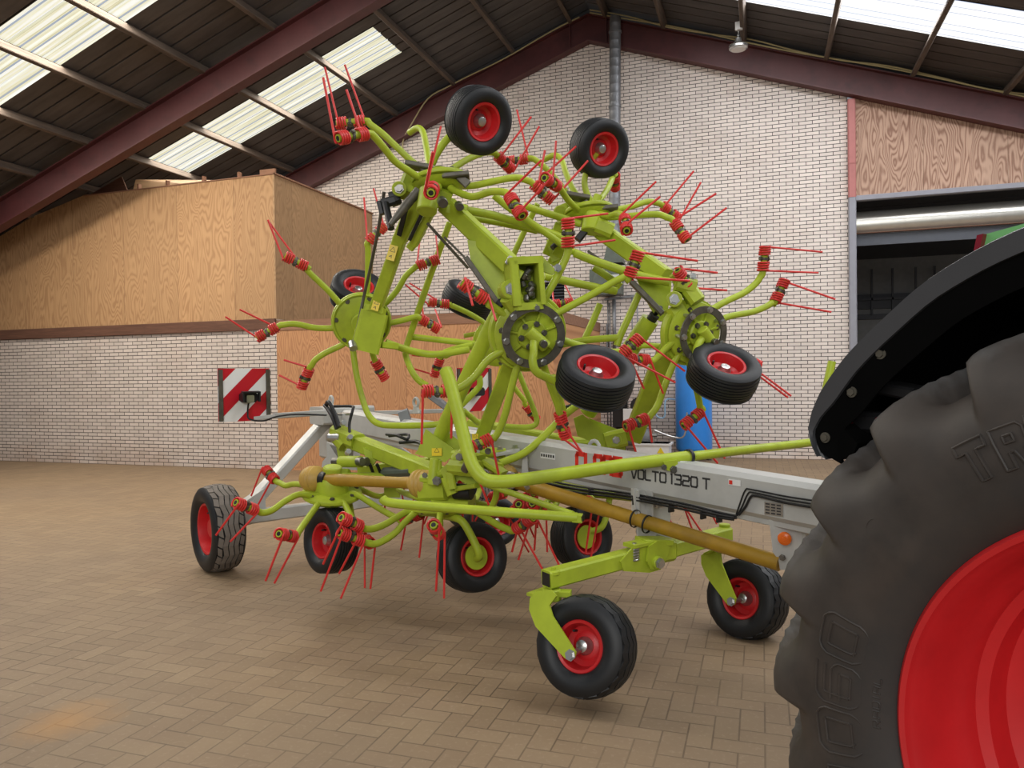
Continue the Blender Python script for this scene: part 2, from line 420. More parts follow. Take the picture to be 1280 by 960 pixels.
# louvre window
lv = MB(); 
for k in range(11):
    z = vz0+.03+k*.058; lv.beam(V((vx0, GY+.09, z)), V((vx1, GY+.09, z)), .05, .012, V((0, -.5, 1)))
o = struct('window_1', lv, 'darkgrey', 'dark louvred vent opening in the gable wall above the plywood partition', 'window')
bk = MB(); bk.box(vx0, vx1, GY+.16, GY+.2, vz0, vz1); bk.build('backing', 'black', o)
fr = MB()
for a, b in (((vx0-.02, vz1+.02), (vx1+.02, vz1+.02)), ((vx1+.02, vz1+.02), (vx1+.02, vz0-.02)), ((vx0-.02, vz0-.02), (vx1+.02, vz0-.02)), ((vx0-.02, vz0-.02), (vx0-.02, vz1+.02))):
    fr.beam(V((a[0], GY-.005, a[1])), V((b[0], GY-.005, b[1])), .04, .04)
fr.build('window_frame', 'post_grey', o)
# right: post, plywood infill, lintel
p = MB(); p.beam(V((1.50, GY-.02, 0)), V((1.50, GY-.02, 4.52)), .12, .16, V((0, 1, 0)))
struct('trim_1', p, 'post_grey', 'grey painted steel door post at the end of the brick gable', 'post')
p = MB(); p.beam(V((1.50, GY-.02, 4.525)), V((1.50, GY-.02, 6.2)), .12, .16, V((0, 1, 0)))
p.beam(V((1.50, GY-.105, 5.1)), V((1.50, GY-.105, 5.108)), .12, .01, V((0, 1, 0)))
struct('trim_2', p, 'post_red', 'faded red steel post section above the grey door post', 'post')
p = MB(); p.prism([V((1.56, GY, 4.55)), V((10.5, GY, 4.55)), V((10.5, GY, gz(10.5))), V((1.56, GY, gz(1.56)))] if gz(10.5) > 4.6 else [V((1.56, GY, 4.55)), V((8.5, GY, 4.55)), V((1.56, GY, gz(1.56)))], V((0, .06, 0)))
struct('wall_plywood', p, 'ply_grain', 'strongly grained plywood infill above the roller door', 'wall')
p = MB(); p.beam(V((1.56, GY-.03, 4.5)), V((10.5, GY-.03, 4.5)), .12, .09)
struct('trim_3', p, 'post_grey', 'grey steel lintel over the roller door', 'lintel')
# wall beyond door to the right
p = MB(); p.box(9.0, 10.5, GY, GY+.2, 0, 4.5); struct('wall_right_pier', p, 'brick', 'brick pier right of the roller door', 'wall')
# roller door drum + curtain roll
d = MB(); d.lathe(V((1.58, GY+.42, 4.12)), V((1, 0, 0)), [(0, 0), (.235, 0), (.235, 7.3), (0, 7.3)], 40)
o = struct('door_1', d, 'drum', 'rolled up metal roller door drum under the lintel', 'roller door')
g = MB(); g.beam(V((1.58, GY+.26, 3.83)), V((8.8, GY+.26, 3.83)), .03, .2); g.build('bottom_rail', 'darkgrey', o)
g = MB(); g.beam(V((1.58, GY+.2, 3.94)), V((8.8, GY+.2, 3.94)), .06, .015); g.build('seal_strip', 'band', o)
# the dim hall beyond
b2 = MB()
b2.box(-4, 12, GY+6.0, GY+6.2, 0, 6.2)
struct('wall_beyond', b2, 'midgrey', 'grey panelled wall of the dim hall seen through the roller door', 'wall')
b2 = MB()
for x in (1.1, 11.9): b2.box(x-.1, x+.1, GY+.25, GY+6.0, 0, 6.2)
struct('wall_beyond_side', b2, 'midgrey', 'side walls of the dim hall beyond the roller door', 'wall')
b2 = MB(); b2.prism([V((1.0, GY+.23, 6.2)), V((12, GY+.23, 6.2)), V((12, GY+6.2, 4.2)), V((1.0, GY+6.2, 4.2))], V((0, 0, .1)))
for k in range(14): b2.beam(V((1.2, GY+.7+k*.42, 6.02-k*.137)), V((11.8, GY+.7+k*.42, 6.02-k*.137)), .04, .03)
struct('ceiling_beyond', b2, 'darkgrey', 'dark sloping roof of the hall beyond the roller door', 'ceiling')
b2 = MB()
b2.box(2.2, 11.5, GY+5.9, GY+5.99, 3.05, 3.4); b2.box(1.3, 11.5, GY+5.88, GY+5.98, 2.8, 2.92)
for z in (2.2, 1.5, .8): b2.box(1.3, 11.5, GY+5.95, GY+5.99, z, z+.02)
for x in (2.55, 3.0, 3.5, 3.9): b2.box(x-.02, x+.02, GY+5.8, GY+5.86, 2.9, 4.0)
b2.box(1.3, 6.0, GY+5.8, GY+5.86, 3.25, 3.31)
struct('door_2', b2, 'darkgrey', 'dark sectional door at the back of the hall beyond', 'door')
tl = MB(); tl.beam(V((4.6, GY+3.0, 4.15)), V((5.7, GY+3.0, 4.15)), .1, .07); tl.beam(V((4.6, GY+3.0, 4.22)), V((5.7, GY+3.0, 4.22)), .05, .07)
tag(tl.build('strip_light', 'white'), 'long white strip light fitting in the dim hall behind the roller door', 'light fitting')

# roof decks with trapezoid ribs; rooflights are separate sheets
def deck(side, y0, y1, x0, x1, cc=8.5):
    mb = MB(); pitch = .29; prof = []
    n = max(1, round((y1-y0)/pitch)); st = (y1-y0)/n
    for k in range(n):
        a = y0+k*st; prof += [(a, 0), (a+st-.034, 0), (a+st-.028, .035), (a+st-.006, .035)]
    prof.append((y1, 0)); base = len(mb.v)
    for (y, dz) in prof:
        for x in (x0, x1):
            mb.v.append(V((x, y, rz(x, cc)+dz)))
    m = len(prof)
    for i in range(m-1): mb.face((2*i, 2*i+1, 2*i+3, 2*i+2))
    return mb
def join(a, b):
    o = len(a.v); a.v += b.v
    for f, s_ in zip(b.f, b.sm): a.f.append(tuple(i+o for i in f)); a.sm.append(s_); a.mi.append(0)
lx = [(-16.5, -12.2), (-12.2, -6.12), (-6.12, XA)]
ranges_L = [(Y0, 7.25, -16.5, XA), (8.3, 11.2, -16.5, XA), (12.25, Y1, -16.5, XA), (7.25, 8.3, -16.5, -13.0), (7.25, 8.3, -6.12, XA), (11.2, 12.25, -16.5, -11.04), (11.2, 12.25, -6.12, XA)]
mb = MB()
for r in ranges_L: join(mb, deck(-1, *r))
struct('ceiling_left', mb, 'roof', 'dark ribbed roof sheeting of the left slope', 'roof')
ranges_R = [(Y0, 7.5, XA, 10.5), (8.5, 11.5, XA, 10.5), (12.62, Y1, XA, 10.5), (7.5, 8.5, XA, -1.0), (7.5, 8.5, 7, 10.5), (11.5, 12.62, XA, -1.0), (11.5, 12.62, 7, 10.5)]
mb = MB()
for r in ranges_R: join(mb, deck(1, *r))
struct('ceiling_right', mb, 'roof', 'dark ribbed roof sheeting of the right slope', 'roof')
for n_, (a, mt, lb) in enumerate((((7.25, 8.3, -13.0, -6.12), 'sky_warm', 'translucent rooflight strip in the left slope nearer the camera, mossy'),
                                 ((11.2, 12.25, -11.04, -6.12), 'sky_warm', 'translucent rooflight strip in the left slope near the gable'),
                                 ((11.5, 12.62, -1.0, 7.0), 'sky_cool', 'bright white rooflight strip in the right slope'),
                                 ((7.5, 8.5, -1.0, 7.0), 'sky_cool', 'rooflight strip of the right slope above the tractor'))):
    struct('window_%d' % (n_+2), deck(0, *a), mt, lb, 'rooflight')
# rafters (I-beams)
tn = 4
def rafter(y, name, label, h=.5, clow=7.85):
    mb = MB()
    for (xa, xb) in ((XL, XA), (XA, XR)):
        def bar(z0, z1, wd):
            mb.prism([V((xa, y-wd/2, rz(xa, clow)+z0)), V((xb, y-wd/2, rz(xb, clow)+z0)), V((xb, y-wd/2, rz(xb, clow)+z1)), V((xa, y-wd/2, rz(xa, clow)+z1))], V((0, wd, 0)))
        bar(0, .022, .19); bar(h-.022, h, .19); bar(.022, h-.022, .014)
    # knee stiffeners near the ridge
    for dx in (-.35, .35):
        mb.box(XA+dx-.01, XA+dx+.01, y-.085, y+.085, rz(XA+dx, clow)+.02, rz(XA+dx, clow)+h-.02)
    struct(name, mb, 'purple', label, 'rafter')
rafter(GY-.12, 'trim_%d' % tn, 'maroon steel rafter running along the gable wall'); tn += 1
rafter(9.9, 'trim_%d' % tn, 'maroon steel rafter crossing the roof in front of the plywood store'); tn += 1
# purlins: weathered timbers
for x in (-13.3, -12.08, -10.87, -9.63, -8.42, -7.1, -5.8, -4.55, -3.4, -2.7, -1.63, -.24, 1.11, 2.43, 3.75, 5.1, 6.5, 8.0):
    s_ = 1 if x < XA else -1; n_ = V((-s_*MS, 0, 1)).normalized()
    mb = MB(); z = rz(x, 8.35)+.055
    pts = []
    mb.beam(V((x, Y0, z)), V((x, GY-.01, z)), .075, .14, n_)
    struct('trim_%d' % tn, mb, 'purlin', 'weathered timber purlin under the roof sheets', 'purlin'); tn += 1
# left outer wall
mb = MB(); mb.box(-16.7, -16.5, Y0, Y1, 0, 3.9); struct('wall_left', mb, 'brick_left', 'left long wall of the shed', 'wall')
mb = MB(); mb.box(10.5, 10.7, Y0, Y1, 0, 3.9); struct('wall_right', mb, 'brick', 'right long wall of the shed', 'wall')
# plywood store: brick base, brown batten, plywood upper box, side return, lower plywood partition
XC, XD = -7.79, -2.93
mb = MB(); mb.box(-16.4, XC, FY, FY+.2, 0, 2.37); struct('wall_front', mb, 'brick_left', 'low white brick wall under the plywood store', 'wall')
mb = MB(); mb.beam(V((-16.4, FY-.02, 2.47)), V((XC-.005, FY-.02, 2.47)), .06, .19); struct('trim_%d' % tn, mb, 'band', 'dark brown batten between brick and plywood', 'trim'); tn += 1
mb = MB(); mb.prism([V((-16.4, FY+.01, 2.56)), V((XC-.031, FY+.01, 2.56)), V((XC-.031, FY+.01, 5.0)), V((-12.0, FY+.01, 5.02)), V((-13.3, FY+.01, 4.72)), V((-16.4, FY+.01, 3.6))], V((0, .03, 0)))
struct('wall_store_front', mb, 'ply', 'honey plywood front of the raised store above the brick', 'wall')
mb = MB(); mb.prism([V((XC, FY+.005, 2.56)), V((XC, GY, 2.56)), V((XC, GY, 5.0)), V((XC, FY+.005, 5.0))], V((-.03, 0, 0)))
struct('wall_store_side', mb, 'ply_side', 'greyish plywood side of the raised store', 'wall')
mb = MB(); mb.beam(V((XC+.005, FY, 5.012)), V((XC+.005, GY, 5.012)), .05, .03); mb.beam(V((-12.0, FY+.02, 5.012)), V((XC, FY+.02, 5.012)), .05, .02)
for x in (-8.55, -9.3, -10.1, -10.75): mb.box(x-.02, x+.02, FY+.05, FY+.12, 4.95, 5.13)
mb.box(XC-.28, XC+.02, FY, FY+.04, 5.0, 5.1)
struct('trim_%d' % tn, mb, 'cap', 'timber edging and stud ends on top of the plywood store', 'trim'); tn += 1
mb = MB(); mb.box(XC+.002, XD, FY, FY+.03, 0, 2.36); mb.box(XD-.03, XD, FY+.03, GY, 0, 2.36)
struct('wall_partition', mb, 'ply_low', 'low orange plywood partition beside the brick wall', 'wall')
mb = MB(); mb.box(XC+.002, XD+.01, FY-.012, FY+.04, 2.36, 2.53); mb.box(XD-.03, XD+.01, FY+.03, GY, 2.36, 2.53)
struct('trim_%d' % tn, mb, 'cap', 'brown board capping the low plywood partition', 'trim'); tn += 1
# loose boards on the store
a = on_plane(169, 212, V((0, FY+.5, 0)), V((0, 1, 0)))
mb = MB(); mb.prism([V((-11.1, FY+.25, 4.98)), V((-8.9, FY+.55, 4.98)), V((-9.3, FY+.75, 5.22)), V((-11.2, FY+.45, 5.34))], V((0, .02, .01)))
tag(mb.build('plywood_board', 'ply_side'), 'loose pale plywood board lying on top of the plywood store under the rooflight', 'board')
mb = MB(); mb.prism([V((-13.2, FY+.2, 4.6)), V((-11.1, FY+.2, 4.98)), V((-11.3, FY+.22, 5.36)), V((-12.8, FY+.22, 4.83))], V((0, .02, 0)))
tag(mb.build('plywood_board', 'band'), 'dark brown board standing on the plywood store below the rafter', 'board')
# conduit along the gable rafter
def cable(pts, r, name, label, mat='cable', cat='cable'):
    mb = MB(); mb.tube(pts, r, 6, curve=4); return tag(mb.build(name, mat), label, cat)
mb = MB()
for k in range(2):
    pts = []
    for i in range(19):
        x = 10 - i*(13.0/18); pts.append(V((x, GY-.235, rz(x, 8.38)+.02*k+(.035*math.sin(i*1.9) if k else .02*math.sin(i*1.3)))))
    mb.tube(pts, .014, 6, curve=4)
tag(mb.build('electric_cable', 'cable'), 'pale twin electric cable clipped along the right half of the gable rafter', 'cable')
pts = [V((x, GY-.24, rz(x, 8.34)+.02*math.sin(x*3))) for x in [-3.2-.45*i for i in range(8)]]
pts += [V((-6.75, GY-.2, 6.7)), V((-7.0, GY-.1, 6.4)), V((-6.93, GY-.06, 6.1)), V((-6.7, GY-.04, 5.95))]
cable(pts, .014, 'electric_cable', 'pale electric cable along the left half of the gable rafter, end looping down')

# ------------------------------------------------------------------ things on the gable wall
t = thing('flue_pipe', V((-3.02, GY-.36, 2.75)), 'tall galvanised spiral flue pipe rising up the brick gable to the roof', 'pipe')
def flue_x(u, v): return on_plane(u, v, V((0, GY-.36, 0)), V((0, 1, 0)))
a = flue_x(769, 22); b = flue_x(768, 303)
L = (a-b).length; prof = [(0, 0)]
k = 0; h = 0
while h < L: prof += [(.105, h), (.107, h+.006), (.105, h+.012)]; h += .16
prof += [(.105, L), (0, L)]
mb = MB(); mb.lathe(b, a-b, prof, 24); mb.build('duct', 'galv', t)
mb = MB()
for f in (.25, .6, .93): mb.lathe(b+(a-b)*f, a-b, [(.106, 0), (.118, .005), (.118, .04), (.106, .045)], 24)
mb.build('coupling', 'galv', t)
t = thing('wall_heater', flue_x(765, 380), 'grey green workshop heater with cowl hung on the gable wall below the flue', 'heater')
mb = MB(); q0 = flue_x(768, 300); q1 = flue_x(768, 330)
mb.lathe(q1, UP, [(.25, 0), (.12, .5), (0, .5)], 4, False); mb.build('cowl', 'heater', t)
q = flue_x(757, 345)
mb = MB(); mb.box(q.x-.28, q.x+.3, q.y-.12, q.y+.2, q.z-.35, q.z+.12); mb.lathe(V((q.x-.02, q.y-.13, q.z-.1)), V((0, -1, 0)), [(.0, .0), (.16, 0), (.18, .05), (.14, .06), (0, .03)], 20)
mb.beam(V((q.x, q.y+.2, q.z-.3)), V((q.x, GY-.002, q.z-.3)), .3, .04); mb.build('body', 'heater', t)
mb = MB(); mb.box(q.x+.14, q.x+.28, q.y-.15, q.y-.12, q.z-.2, q.z); mb.build('control_box', 'zinc', t)
t = thing('wall_bracket', flue_x(765, 425), 'grey conduit and narrow steel bracket on the brick below the heater', 'bracket')
mb = MB()
c0 = flue_x(765, 372)
for dx, r, z1, z0 in ((-.02, .035, .0, -1.0), (.32, .012, .05, -1.05), (.42, .012, .05, -.9), (-.14, .012, 0, -.9)):
    mb.tube([V((c0.x+dx, GY-.06, c0.z+z1)), V((c0.x+dx, GY-.06, c0.z+z0))], r, 8)
mb.beam(V((c0.x-.2, GY-.06, c0.z)), V((c0.x+.5, GY-.06, c0.z+.05)), .03, .04)
mb.build('conduit_frame', 'galv', t)
# grey corner post pair near partition
t = MB(); t.tube([V((-2.78, GY-.08, 2.5)), V((-2.78, GY-.08, 0.0))], .014, 6); t.tube([V((-2.72, GY-.08, 2.9)), V((-2.72, GY-.08, 0.0))], .014, 6)
tag(t.build('conduit', 'galv'), 'pair of thin vertical conduits on the brick just right of the low plywood partition', 'conduit')
# high bay lamp
hb = P(923, 62, 12.6)
t = thing('pendant_light', hb, 'round high bay lamp hanging on a chain from a purlin before the gable', 'lamp')
mb = MB(); mb.lathe(hb, UP, [(0, 0), (.13, 0), (.155, .02), (.155, .05), (.1, .07), (.06, .13), (.05, .19), (0, .19)], 32); mb.build('housing', 'zinc', t)
mb = MB()
for k in range(24):
    a = 2*PI*k/24; d = V((math.cos(a), math.sin(a), 0)); mb.beam(hb+d*.07+UP*.075, hb+d*.15+UP*.055, .008, .04)
mb.build('cooling_fin', 'dark_steel', t)
mb = MB(); mb.lathe(hb-UP*.004, UP, [(0, 0), (.115, 0), (.115, .006), (0, .006)], 32); mb.build('lens', 'white', t)
top = rz(hb.x, 8.42)
mb = MB()
zz = hb.z+.19
k = 0
while zz < top:
    ax = V((1, 0, 0)) if k % 2 else V((0, 1, 0)); n_ = 8
    mb.tube([V((hb.x, hb.y, zz+.02))+ax*.011*math.cos(2*PI*i/n_)+UP*.022*math.sin(2*PI*i/n_) for i in range(n_)], .0035, 5, closed=True); zz += .034; k += 1
mb.build('chain', 'zinc', t)
mb = MB(); mb.box(hb.x-.05, hb.x+.07, hb.y-.03, hb.y+.03, hb.z+.33, hb.z+.46); mb.build('driver_box', 'white', t)

# air tank + compressor + cabinet
tk = V((flue_x(867, 500).x, GY-.55, 0)); 
tk = V((on_plane(867, 500, V((0, GY-.55, 0)), V((0, 1, 0))).x, GY-.55, 0))
t = thing('air_tank', tk, 'tall blue air receiver tank standing on feet against the white brick gable', 'tank')
R_ = .315
prof = [(0, .10)]+[(R_*math.sin(a*PI/16), .10+.14*(1-math.cos(a*PI/16))) for a in range(1, 9)]+[(R_, 1.75)]+[(R_*math.cos(a*PI/16), 1.75+.16*math.sin(a*PI/16)) for a in range(1, 9)]
mb = MB(); mb.lathe(tk, UP, prof, 40); mb.build('vessel', 'blue', t)
for k in range(3):
    a = k*2*PI/3+.4; mb = MB(); d = V((math.cos(a), math.sin(a), 0)); mb.beam(tk+d*.24+UP*.0, tk+d*.22+UP*.2, .09, .02, d); mb.beam(tk+d*.24+UP*.006, tk+d*.3+UP*.006, .09, .012); mb.build('foot', 'black', t)
mb = MB(); mb.tube([tk+V((0, 0, 1.9)), tk+V((0, 0, 2.02))], .03, 10); mb.build('outlet', 'zinc', t)
ck = on_plane(790, 560, V((0, GY-.6, 0)), V((0, 1, 0))); ck = V((ck.x, GY-.6, 0))
t = thing('compressor', ck, 'black piston compressor on a small tank left of the blue tank', 'compressor')
mb = MB(); mb.lathe(ck+V((-.25, 0, .42)), V((1, 0, 0)), [(0, -.2), (.12, -.18), (.17, -.1), (.17, .5), (.12, .58), (0, .6)], 24); mb.build('receiver', 'midgrey', t)
mb = MB()
for k in range(4):
    sx = -.15 if k % 2 else .35; sy = -.1 if k < 2 else .1; mb.beam(ck+V((sx, sy, 0)), ck+V((sx*.9, sy*.9, .34)), .03, .03, V((0, 1, 0)))
mb.build('leg', 'black', t)
mb = MB(); bx = ck+V((-.3, -.1, .62))
mb.box(bx.x, bx.x+.6, bx.y-.15, bx.y+.2, .6, .9)
for k in range(9): mb.box(bx.x+.04, bx.x+.26, bx.y-.19, bx.y+.05, .92+k*.032, .935+k*.032)
mb.box(bx.x+.06, bx.x+.24, bx.y-.16, bx.y+.03, .9, 1.2)
mb.cyl(V((bx.x+.47, bx.y-.17, .98)), V((bx.x+.47, bx.y+.2, .98)), .15, 20)
mb.build('pump', 'black', t)
mb = MB(); mb.box(bx.x+.2, bx.x+.36, bx.y-.21, bx.y-.15, .72, .93); mb.build('pressure_panel', 'white', t)
mb = MB(); h0 = V((bx.x+.6, bx.y, 1.05)); mb.tube([h0, h0+V((.15, 0, 0)), h0+V((.16, 0, -.25)), h0+V((.3, 0, -.27)), h0+V((.32, 0, .02)), V((tk.x-R_-.012, tk.y, 1.08))], .014, 8, curve=4); mb.build('air_hose', 'lightblue', t)
wc = on_plane(817, 560, V((0, GY-1.6, 0)), V((0, 1, 0))); wc.z = 0
t = thing('steel_cabinet', wc, 'low white steel cabinet with pipe fittings on top in front of the blue tank', 'cabinet')
ztop = .36
for q in ((817, 553),): ztop = on_plane(q[0], q[1], V((0, GY-1.6, 0)), V((0, 1, 0))).z
mb = MB(); mb.box(wc.x-.27, wc.x+.27, wc.y-.2, wc.y+.2, .03, ztop); mb.box(wc.x-.3, wc.x+.3, wc.y-.23, wc.y+.23, ztop-.03, ztop); mb.box(wc.x-.24, wc.x+.24, wc.y-.17, wc.y+.17, 0, .03)
mb.build('body', 'white', t)
mb = MB(); mb.prism([V((wc.x+.08, wc.y-.203, ztop-.16)), V((wc.x+.2, wc.y-.203, ztop-.16)), V((wc.x+.14, wc.y-.203, ztop-.06))], V((0, -.002, 0))); mb.build('warning_sticker', 'sticker', t)
mb = MB(); mb.tube([V((wc.x, wc.y, ztop)), V((wc.x, wc.y, ztop+.22))], .02, 8); mb.cyl(V((wc.x-.06, wc.y, ztop+.12)), V((wc.x+.06, wc.y, ztop+.12)), .035, 12); mb.tube([V((wc.x+.02, wc.y, ztop+.2)), V((wc.x+.3, wc.y, ztop+.1)), V((wc.x+.5, wc.y, ztop+.12)), V((wc.x+.55, wc.y, ztop+.5))], .014, 8, curve=5)
mb.build('pipe_fitting', 'zinc', t)
# ================================================================== THE TEDDER
ted = thing('hay_tedder', mp(2, 0, 0), 'lime green hay tedder with red spring tines, folded up on its pale grey beam', 'hay tedder')
def px(*pts): return [P(*p) for p in pts]
def lerpz(pts, z0, z1):
    L = [0]
    for a, b in zip(pts, pts[1:]): L.append(L[-1]+math.hypot(b[0]-a[0], b[1]-a[1]))
    return [P(p[0], p[1], z0+(z1-z0)*l/(L[-1] or 1)) for p, l in zip(pts, L)]
def bolt(mb, p, n, r=.014, h=.012):
    mb.lathe(p, n, [(0, 0), (r*1.35, 0), (r*1.35, h*.3), (r, h*.3), (r, h), (0, h)], 6, False)

# ---- wheels
def wheel(name, parent, c, n, D, W, rimD, tread='rib', cap='zinc', flip=False, label=None, hubdisc=None):
    """c: middle of the tyre, n: axle direction towards the visible face"""
    n = n.normalized(); R_ = D/2; r_ = rimD/2; h = W/2
    mb = MB(); prof = []
    def sec(sgn):
        return [(r_+.002, sgn*h*.62), (r_+.012, sgn*h*.74), (r_+(R_-r_)*.3, sgn*h*.95), (r_+(R_-r_)*.55, sgn*h), (r_+(R_-r_)*.8, sgn*h*.93), (r_+(R_-r_)*.93, sgn*h*.82)]
    a = sec(1); b = list(reversed(sec(-1)))
    mid = []
    nr = {'rib': 8, 'block': 5, 'zig': 4}[tread]
    for i in range(nr):
        x0 = h*.8-(1.6*h)*i/nr; x1 = h*.8-(1.6*h)*(i+1)/nr; g = .006 if tread == 'rib' else .009
        def rr(x): return R_-.03*D*(abs(x)/(h*.8))**2.4
        d = .006 if tread == 'rib' else .011
        mid += [(rr(x0-g/2), x0-g/2), (rr(x1+g/2), x1+g/2)]
        if i < nr-1: mid += [(rr(x1)-d, x1+g/2-.001), (rr(x1)-d, x1-g/2+.001)]
    mb.lathe(c, n, a+mid+b, 56 if D < .6 else 72)
    ty = mb.build(name, 'rubber', parent)
    if label: ty['label'] = label
    # zigzag grooves / tread blocks as raised pieces
    if tread != 'rib':
        mb = MB(); ax = n; e1 = ax.orthogonal().normalized(); e2 = ax.cross(e1); N = 26 if tread == 'block' else 40
        for i in range(nr):
            x0 = h*.8-(1.6*h)*i/nr-.004; x1 = h*.8-(1.6*h)*(i+1)/nr+.004
            for k in range(N):
                if tread == 'block':
                    t0 = 2*PI*(k+.5*(i % 2)+.06)/N; t1 = 2*PI*(k+.5*(i % 2)+.9)/N; sk = .25*2*PI/N*(1 if i % 2 else -1)
                else:
                    t0 = 2*PI*k/N; t1 = 2*PI*(k+1)/N; sk = 0
                wz = .007 if tread == 'zig' else .004
                if tread == 'block' and 0 < i < nr-1: t0 = 2*PI*k/N; t1 = 2*PI*(k+1)/N; sk = 0; wz = .009
                def pt(t, x, r): return c+ax*x+(e1*math.cos(t)+e2*math.sin(t))*r
                z0 = wz*(1 if k % 2 else -1); z1 = wz*(-1 if k % 2 else 1)
                ro = R_+.008; ri0 = R_-.02
                def re(x): return ro-.03*D*(abs(x)/(h*.8))**2.4
                poly = [(t0, x0+z0), (t1, x0+z1), (t1+sk, x1+z1), (t0+sk, x1+z0)]
                bb = len(mb.v)
                for (t, x) in poly: mb.v.append(pt(t, x, re(x)))
                for (t, x) in poly: mb.v.append(pt(t, x, re(x)-.02))
                mb.face((bb, bb+1, bb+2, bb+3)); 
                for q in range(4): mb.face((bb+q, bb+4+q, bb+4+(q+1) % 4, bb+(q+1) % 4))
        mb.build('tread', 'dusttread' if tread == 'block' else 'rubber', ty)
    mb = MB(); f = h*.66
    mb.lathe(c, n, [(r_+.008, f), (r_+.014, f+.006), (r_+.008, f+.012), (r_-.004, f+.008), (r_-.012, f-.02), (r_-.016, f*.2), (r_*.62, f*.02), (r_*.5, f*.12), (r_*.22, f*.14), (0, f*.14)], 44)
    mb.lathe(c, n, [(r_+.008, -f), (r_+.014, -f-.006), (r_+.008, -f-.012), (r_-.012, -f+.02), (r_-.016, -f*.2), (r_*.4, -f*.25), (0, -f*.25)], 44)
    rm = mb.build('rim', 'red', ty)
    mb = MB(); mb.lathe(c, n, [(0, -f*1.1), (.03, -f*1.1), (.03, f*.1), (.042, f*.1), (.042, f*.35), (.03, f*.6), (.028, f*.78), (.016, f*.86), (0, f*.86)] if D < .6 else [(0, 0), (.1, 0), (.1, f*.4), (.07, f*.5), (.07, f*.7), (0, f*.7)], 24)
    mb.build('hub', cap, ty)
    e1 = n.orthogonal().normalized()
    mb = MB(); vd = V((0, 0, 1)); vd = (vd-n*vd.dot(n)).normalized(); e2 = n.cross(vd)
    q = c+(vd*.6+e2*.5)*r_*.95+n*f*.2; mb.tube([q, q+n*.035], .006, 8); mb.build('valve', 'black', ty)
    if hubdisc:
        mb = MB(); mb.lathe(c, n, [(0, f*.75), (r_*.72, f*.75), (r_*.72, f*.9), (0, f*.9)], 32); mb.build('hub_plate', 'lime', ty)
    return ty
M['dusttread'] = simple('dusty_tread', (112, 104, 96), .8, var=.15)
WN = 'black ribbed support wheel tyre '

# ---- spring tine: two coils on the arm end with two tines
def spring(parent, c1, c2, tips, worn=False, R_=.034):
    """c1,c2 coil centres (world); tips: two tip points (world) or None"""
    ax = (c2-c1).normalized(); L = min(.062, (c2-c1).length*.72); mb = MB()
    for c, tip in zip((c1, c2), tips):
        ph = 0
        mb.helix(c, ax, R_, L, 4, .0066, 6, 12)
        if tip:
            out = (c-(c1+c2)/2).normalized(); s = c+out*L*.45
            d = (tip-s); dd = (d-ax*d.dot(ax)); side = ax.cross(dd.normalized()) if dd.length > 1e-4 else ax.orthogonal()
            s2 = s+side*R_; e = s2+(tip-s2)*.22
            mb.tube([s2-dd.normalized()*R_*.35-side*R_*.1, s2, e, tip], .007, 6, curve=3)
    o = mb.build('spring_tine', 'spring', parent)
    mid = (c1+c2)/2
    mb = MB(); mb.lathe(mid, ax, [(0, -.009), (.026, -.009), (.027, 0), (.026, .009), (0, .009)], 14)
    n = ax.orthogonal().normalized(); bolt(mb, mid+n*.026, n, .014, .016); bolt(mb, mid-n*.026, -n, .012, .012)
    mb.build('tine_clamp', 'dark_steel', parent)
    return o

def sphere_depth(u, v, c, R_, far):
    r = ray(u, v); a = r.dot(r); b = r.dot(O-c); cc = (O-c).dot(O-c)-R_*R_; disc = b*b-a*cc
    if disc < 0: return -b/a
    s = math.sqrt(disc); return (-b+s)/a if far else (-b-s)/a

